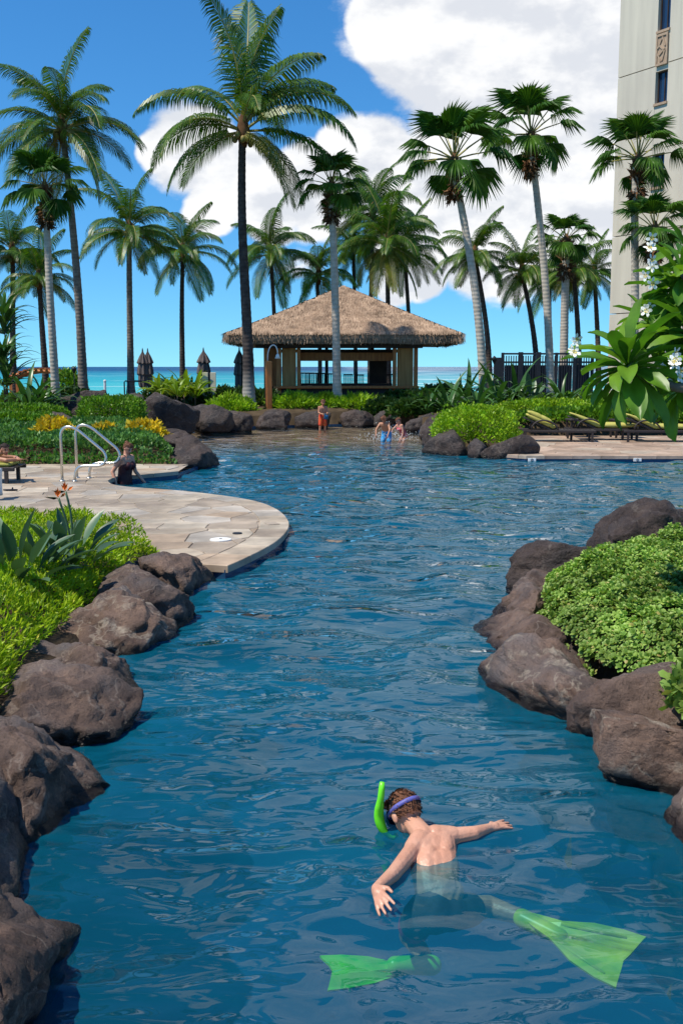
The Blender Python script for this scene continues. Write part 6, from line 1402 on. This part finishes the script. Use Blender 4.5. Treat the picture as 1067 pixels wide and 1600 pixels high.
stander('child bending over in blue swim shorts amid splashing water', (kp.x + 0.02, kp.y, -0.42), R(160), 1.28, M_skin_tan, M_hair, [M_blue], dict(lean=0.75, elbow_l=(-0.06, 0.1, -0.13), wrist_l=(0.02, 0.1, -0.13), elbow_r=(0.06, 0.1, -0.13), wrist_r=(-0.02, 0.08, -0.13), knee_l=(-0.03, 0.08, -0.22), knee_r=(0.03, 0.08, -0.22)), 'swim_shorts', shorts, voxel=0.013, gaze=(0, 1, -0.8))
stander('child in rose swimwear crouching right of the bending child', (kp.x + 0.56, kp.y + 0.35, -0.48), R(120), 1.2, M_skin, M_hair, [M_rose], dict(lean=0.5, knee_l=(-0.04, 0.1, -0.2), knee_r=(0.04, 0.1, -0.2), elbow_r=(0.1, 0.06, -0.1)), 'swimsuit', swimsuit, voxel=0.013, gaze=(0.2, 1, -0.5))
# splash thrown up by the children
def splash():
    m, tt, b = base_mat('spray'); b.inputs['Base Color'].default_value = (0.85, 0.92, 0.95, 1); b.inputs['Roughness'].default_value = 0.2; b.inputs['Alpha'].default_value = 0.55
    g = np.random.default_rng(4); ico = MB().ball((0, 0, 0), 1.0, None, 5, 4); V0 = np.array(ico.v); F0 = np.array(ico.f); n = 900
    ang = g.uniform(0, 6.28, n); rad = np.abs(g.normal(0, 0.38, n)); h = np.abs(g.normal(0, 0.22, n)) * np.exp(-rad * 0.8)
    T = np.stack([kp.x + 0.1 + rad * np.cos(ang) * 1.3, kp.y + 0.1 + rad * np.sin(ang), h + 0.01], -1); S = g.uniform(0.003, 0.013, n)
    V, F = scatter((V0, F0), T, np.tile(np.eye(3), (n, 1, 1)), S); o = link('water_splash', mesh_of('water_splash', V, F, m, True)); tag(o, 'white droplets splashed up around the playing children', 'splash'); kind(o, 'stuff')
splash()
# sunbather at the left edge
def sunbather():
    c = P(22, 727, 0.42); lx = c.x + 0.12; ly = c.y
    l = thing('deck_lounger', 'dark lounger with yellow-green pad cut by the left edge, under the sunbather', 'sun lounger', (lx, ly, DZ), R(180))
    W = 0.68; zs = 0.30
    for sy in (-W / 2, W / 2): MB().box((1.0, sy, zs - 0.04), (2.0, 0.06, 0.07), bev=0.008).build('side_rail', M_furn, l)
    for sx in (0.15, 1.9):
        for sy in (-W / 2, W / 2): MB().box((sx, sy, (zs - 0.075) / 2), (0.06, 0.065, zs - 0.075)).build('leg', M_furn, l)
    sl = MB().box((0, 0, 0), (0.1, W - 0.06, 0.025)).mesh('slat', M_furn)
    for k in range(15): link('slat', sl, l, loc=(0.07 + 1.86 * k / 14, 0, zs - 0.018))
    MB().box((1.05, 0, zs + 0.035), (1.9, W - 0.06, 0.075), bev=0.03).build('cushion', M_cushion, l, True)
    t = thing('person', 'dark-haired sunbather lying on her front with folded arms at the left edge', 'person', (lx, ly, DZ + zs + 0.07)); mb = MB()
    hc = Vector((-0.26, -0.02, 0.22)); Rm = frame((0.75, -0.75, -0.1), (0, 0, 1)); head(mb, hc, Rm, 0.95)
    nb = Vector((-0.42, 0, 0.12)); mb.limb(hc + Vector((-0.06, 0.02, -0.05)), 0.05, nb, 0.055); LS, RS = Vector((-0.46, 0.17, 0.08)), Vector((-0.46, -0.17, 0.08)); mb.limb(LS, 0.06, RS, 0.06)
    for q in (-1, 0, 1): mb.limb((-0.5, q * 0.09, 0.09), 0.09, (-0.95, q * 0.06, 0.09), 0.085); mb.limb((-0.95, q * 0.06, 0.09), 0.085, (-1.1, q * 0.08, 0.1), 0.1)
    for sd, S in ((1, LS), (-1, RS)):
        E = Vector((-0.16, sd * 0.27, 0.045)); Wr = Vector((0.02, -sd * 0.02 - 0.12, 0.06 if sd > 0 else 0.045)); mb.limb(S, 0.05, E, 0.04); mb.limb(E, 0.04, Wr, 0.028); hand(mb, Wr, Wr - E, (0, 0, -1), 0.95, 0.2, 1)
        mb.limb((-1.12, sd * 0.09, 0.09), 0.09, (-1.55, sd * 0.1, 0.065), 0.06); mb.limb((-1.55, sd * 0.1, 0.065), 0.058, (-1.95, sd * 0.1, 0.05), 0.036); mb.limb((-1.95, sd * 0.1, 0.05), 0.036, (-2.1, sd * 0.1, 0.03), 0.025)
    link('body', body_mesh('body', mb, [M_skin_tan, M_lip, M_eye], 0.009, 4, head_paint(hc, Rm, 0.95)), t)
    hair_cap(hc, Rm, 0.96, t, M_hair_d, lambda m_: m_.ball(hc + Rm @ Vector((0, -0.1, 0.04)), (0.04, 0.045, 0.04), Rm, 10, 7))
    c_ = MB()
    for q in (-1, 0, 1): c_.limb((-1.03, q * 0.08, 0.1), 0.1, (-1.18, q * 0.08, 0.1), 0.1)
    c_.limb((-0.62, -0.12, 0.09), 0.088, (-0.62, 0.12, 0.09), 0.088); link('bikini', body_mesh('bikini', c_, [M_navy], 0.012, 2), t)
    # white towel over the next lounger and a sandal on the deck
    p = P(-6, 780, DZ); tw = MB(); V = []; F = []
    for i in range(9):
        for j in range(7):
            V.append((0.06 + 0.015 * math.sin(j * 1.7 + i * 0.4) if i < 7 else 0.06 - 0.05 * (i - 6), -0.2 + 0.4 * j / 6, 0.05 + 0.42 * min(i, 6) / 6 + (0.01 if i > 6 else 0)))
    for i in range(8):
        for j in range(6): F.append((i * 7 + j, i * 7 + j + 1, (i + 1) * 7 + j + 1, (i + 1) * 7 + j))
    o = link('white_towel', mesh_of('white_towel', V, F, M_white, True), loc=p); sm = o.modifiers.new('solid', 'SOLIDIFY'); sm.thickness = 0.015; tag(o, 'white towel hanging down at the left edge of the deck', 'towel')
    q = P(17, 767, DZ); s = MB(); s.add([(0.12 * math.cos(a) * (1 if True else 1), 0.045 * math.sin(a) * (1 + 0.2 * math.cos(a)), z) for z in (0.008, 0.028) for a in np.linspace(0, 6.283, 16, endpoint=False)], [(k, (k + 1) % 16, 16 + (k + 1) % 16, 16 + k) for k in range(16)] + [tuple(range(16, 32)), tuple(range(16))[::-1]])
    sd_ = thing('sandal', 'black sandal lying on the deck beside the white towel', 'sandal', q, 0.1); s.build('sole', M_black, sd_); MB().tube(bezier((0.03, -0.045, 0.02), (0.04, -0.03, 0.07), (0.04, 0.03, 0.07), (0.03, 0.045, 0.02), 8), 0.008, 6).build('strap', M_black, sd_, True)
sunbather()
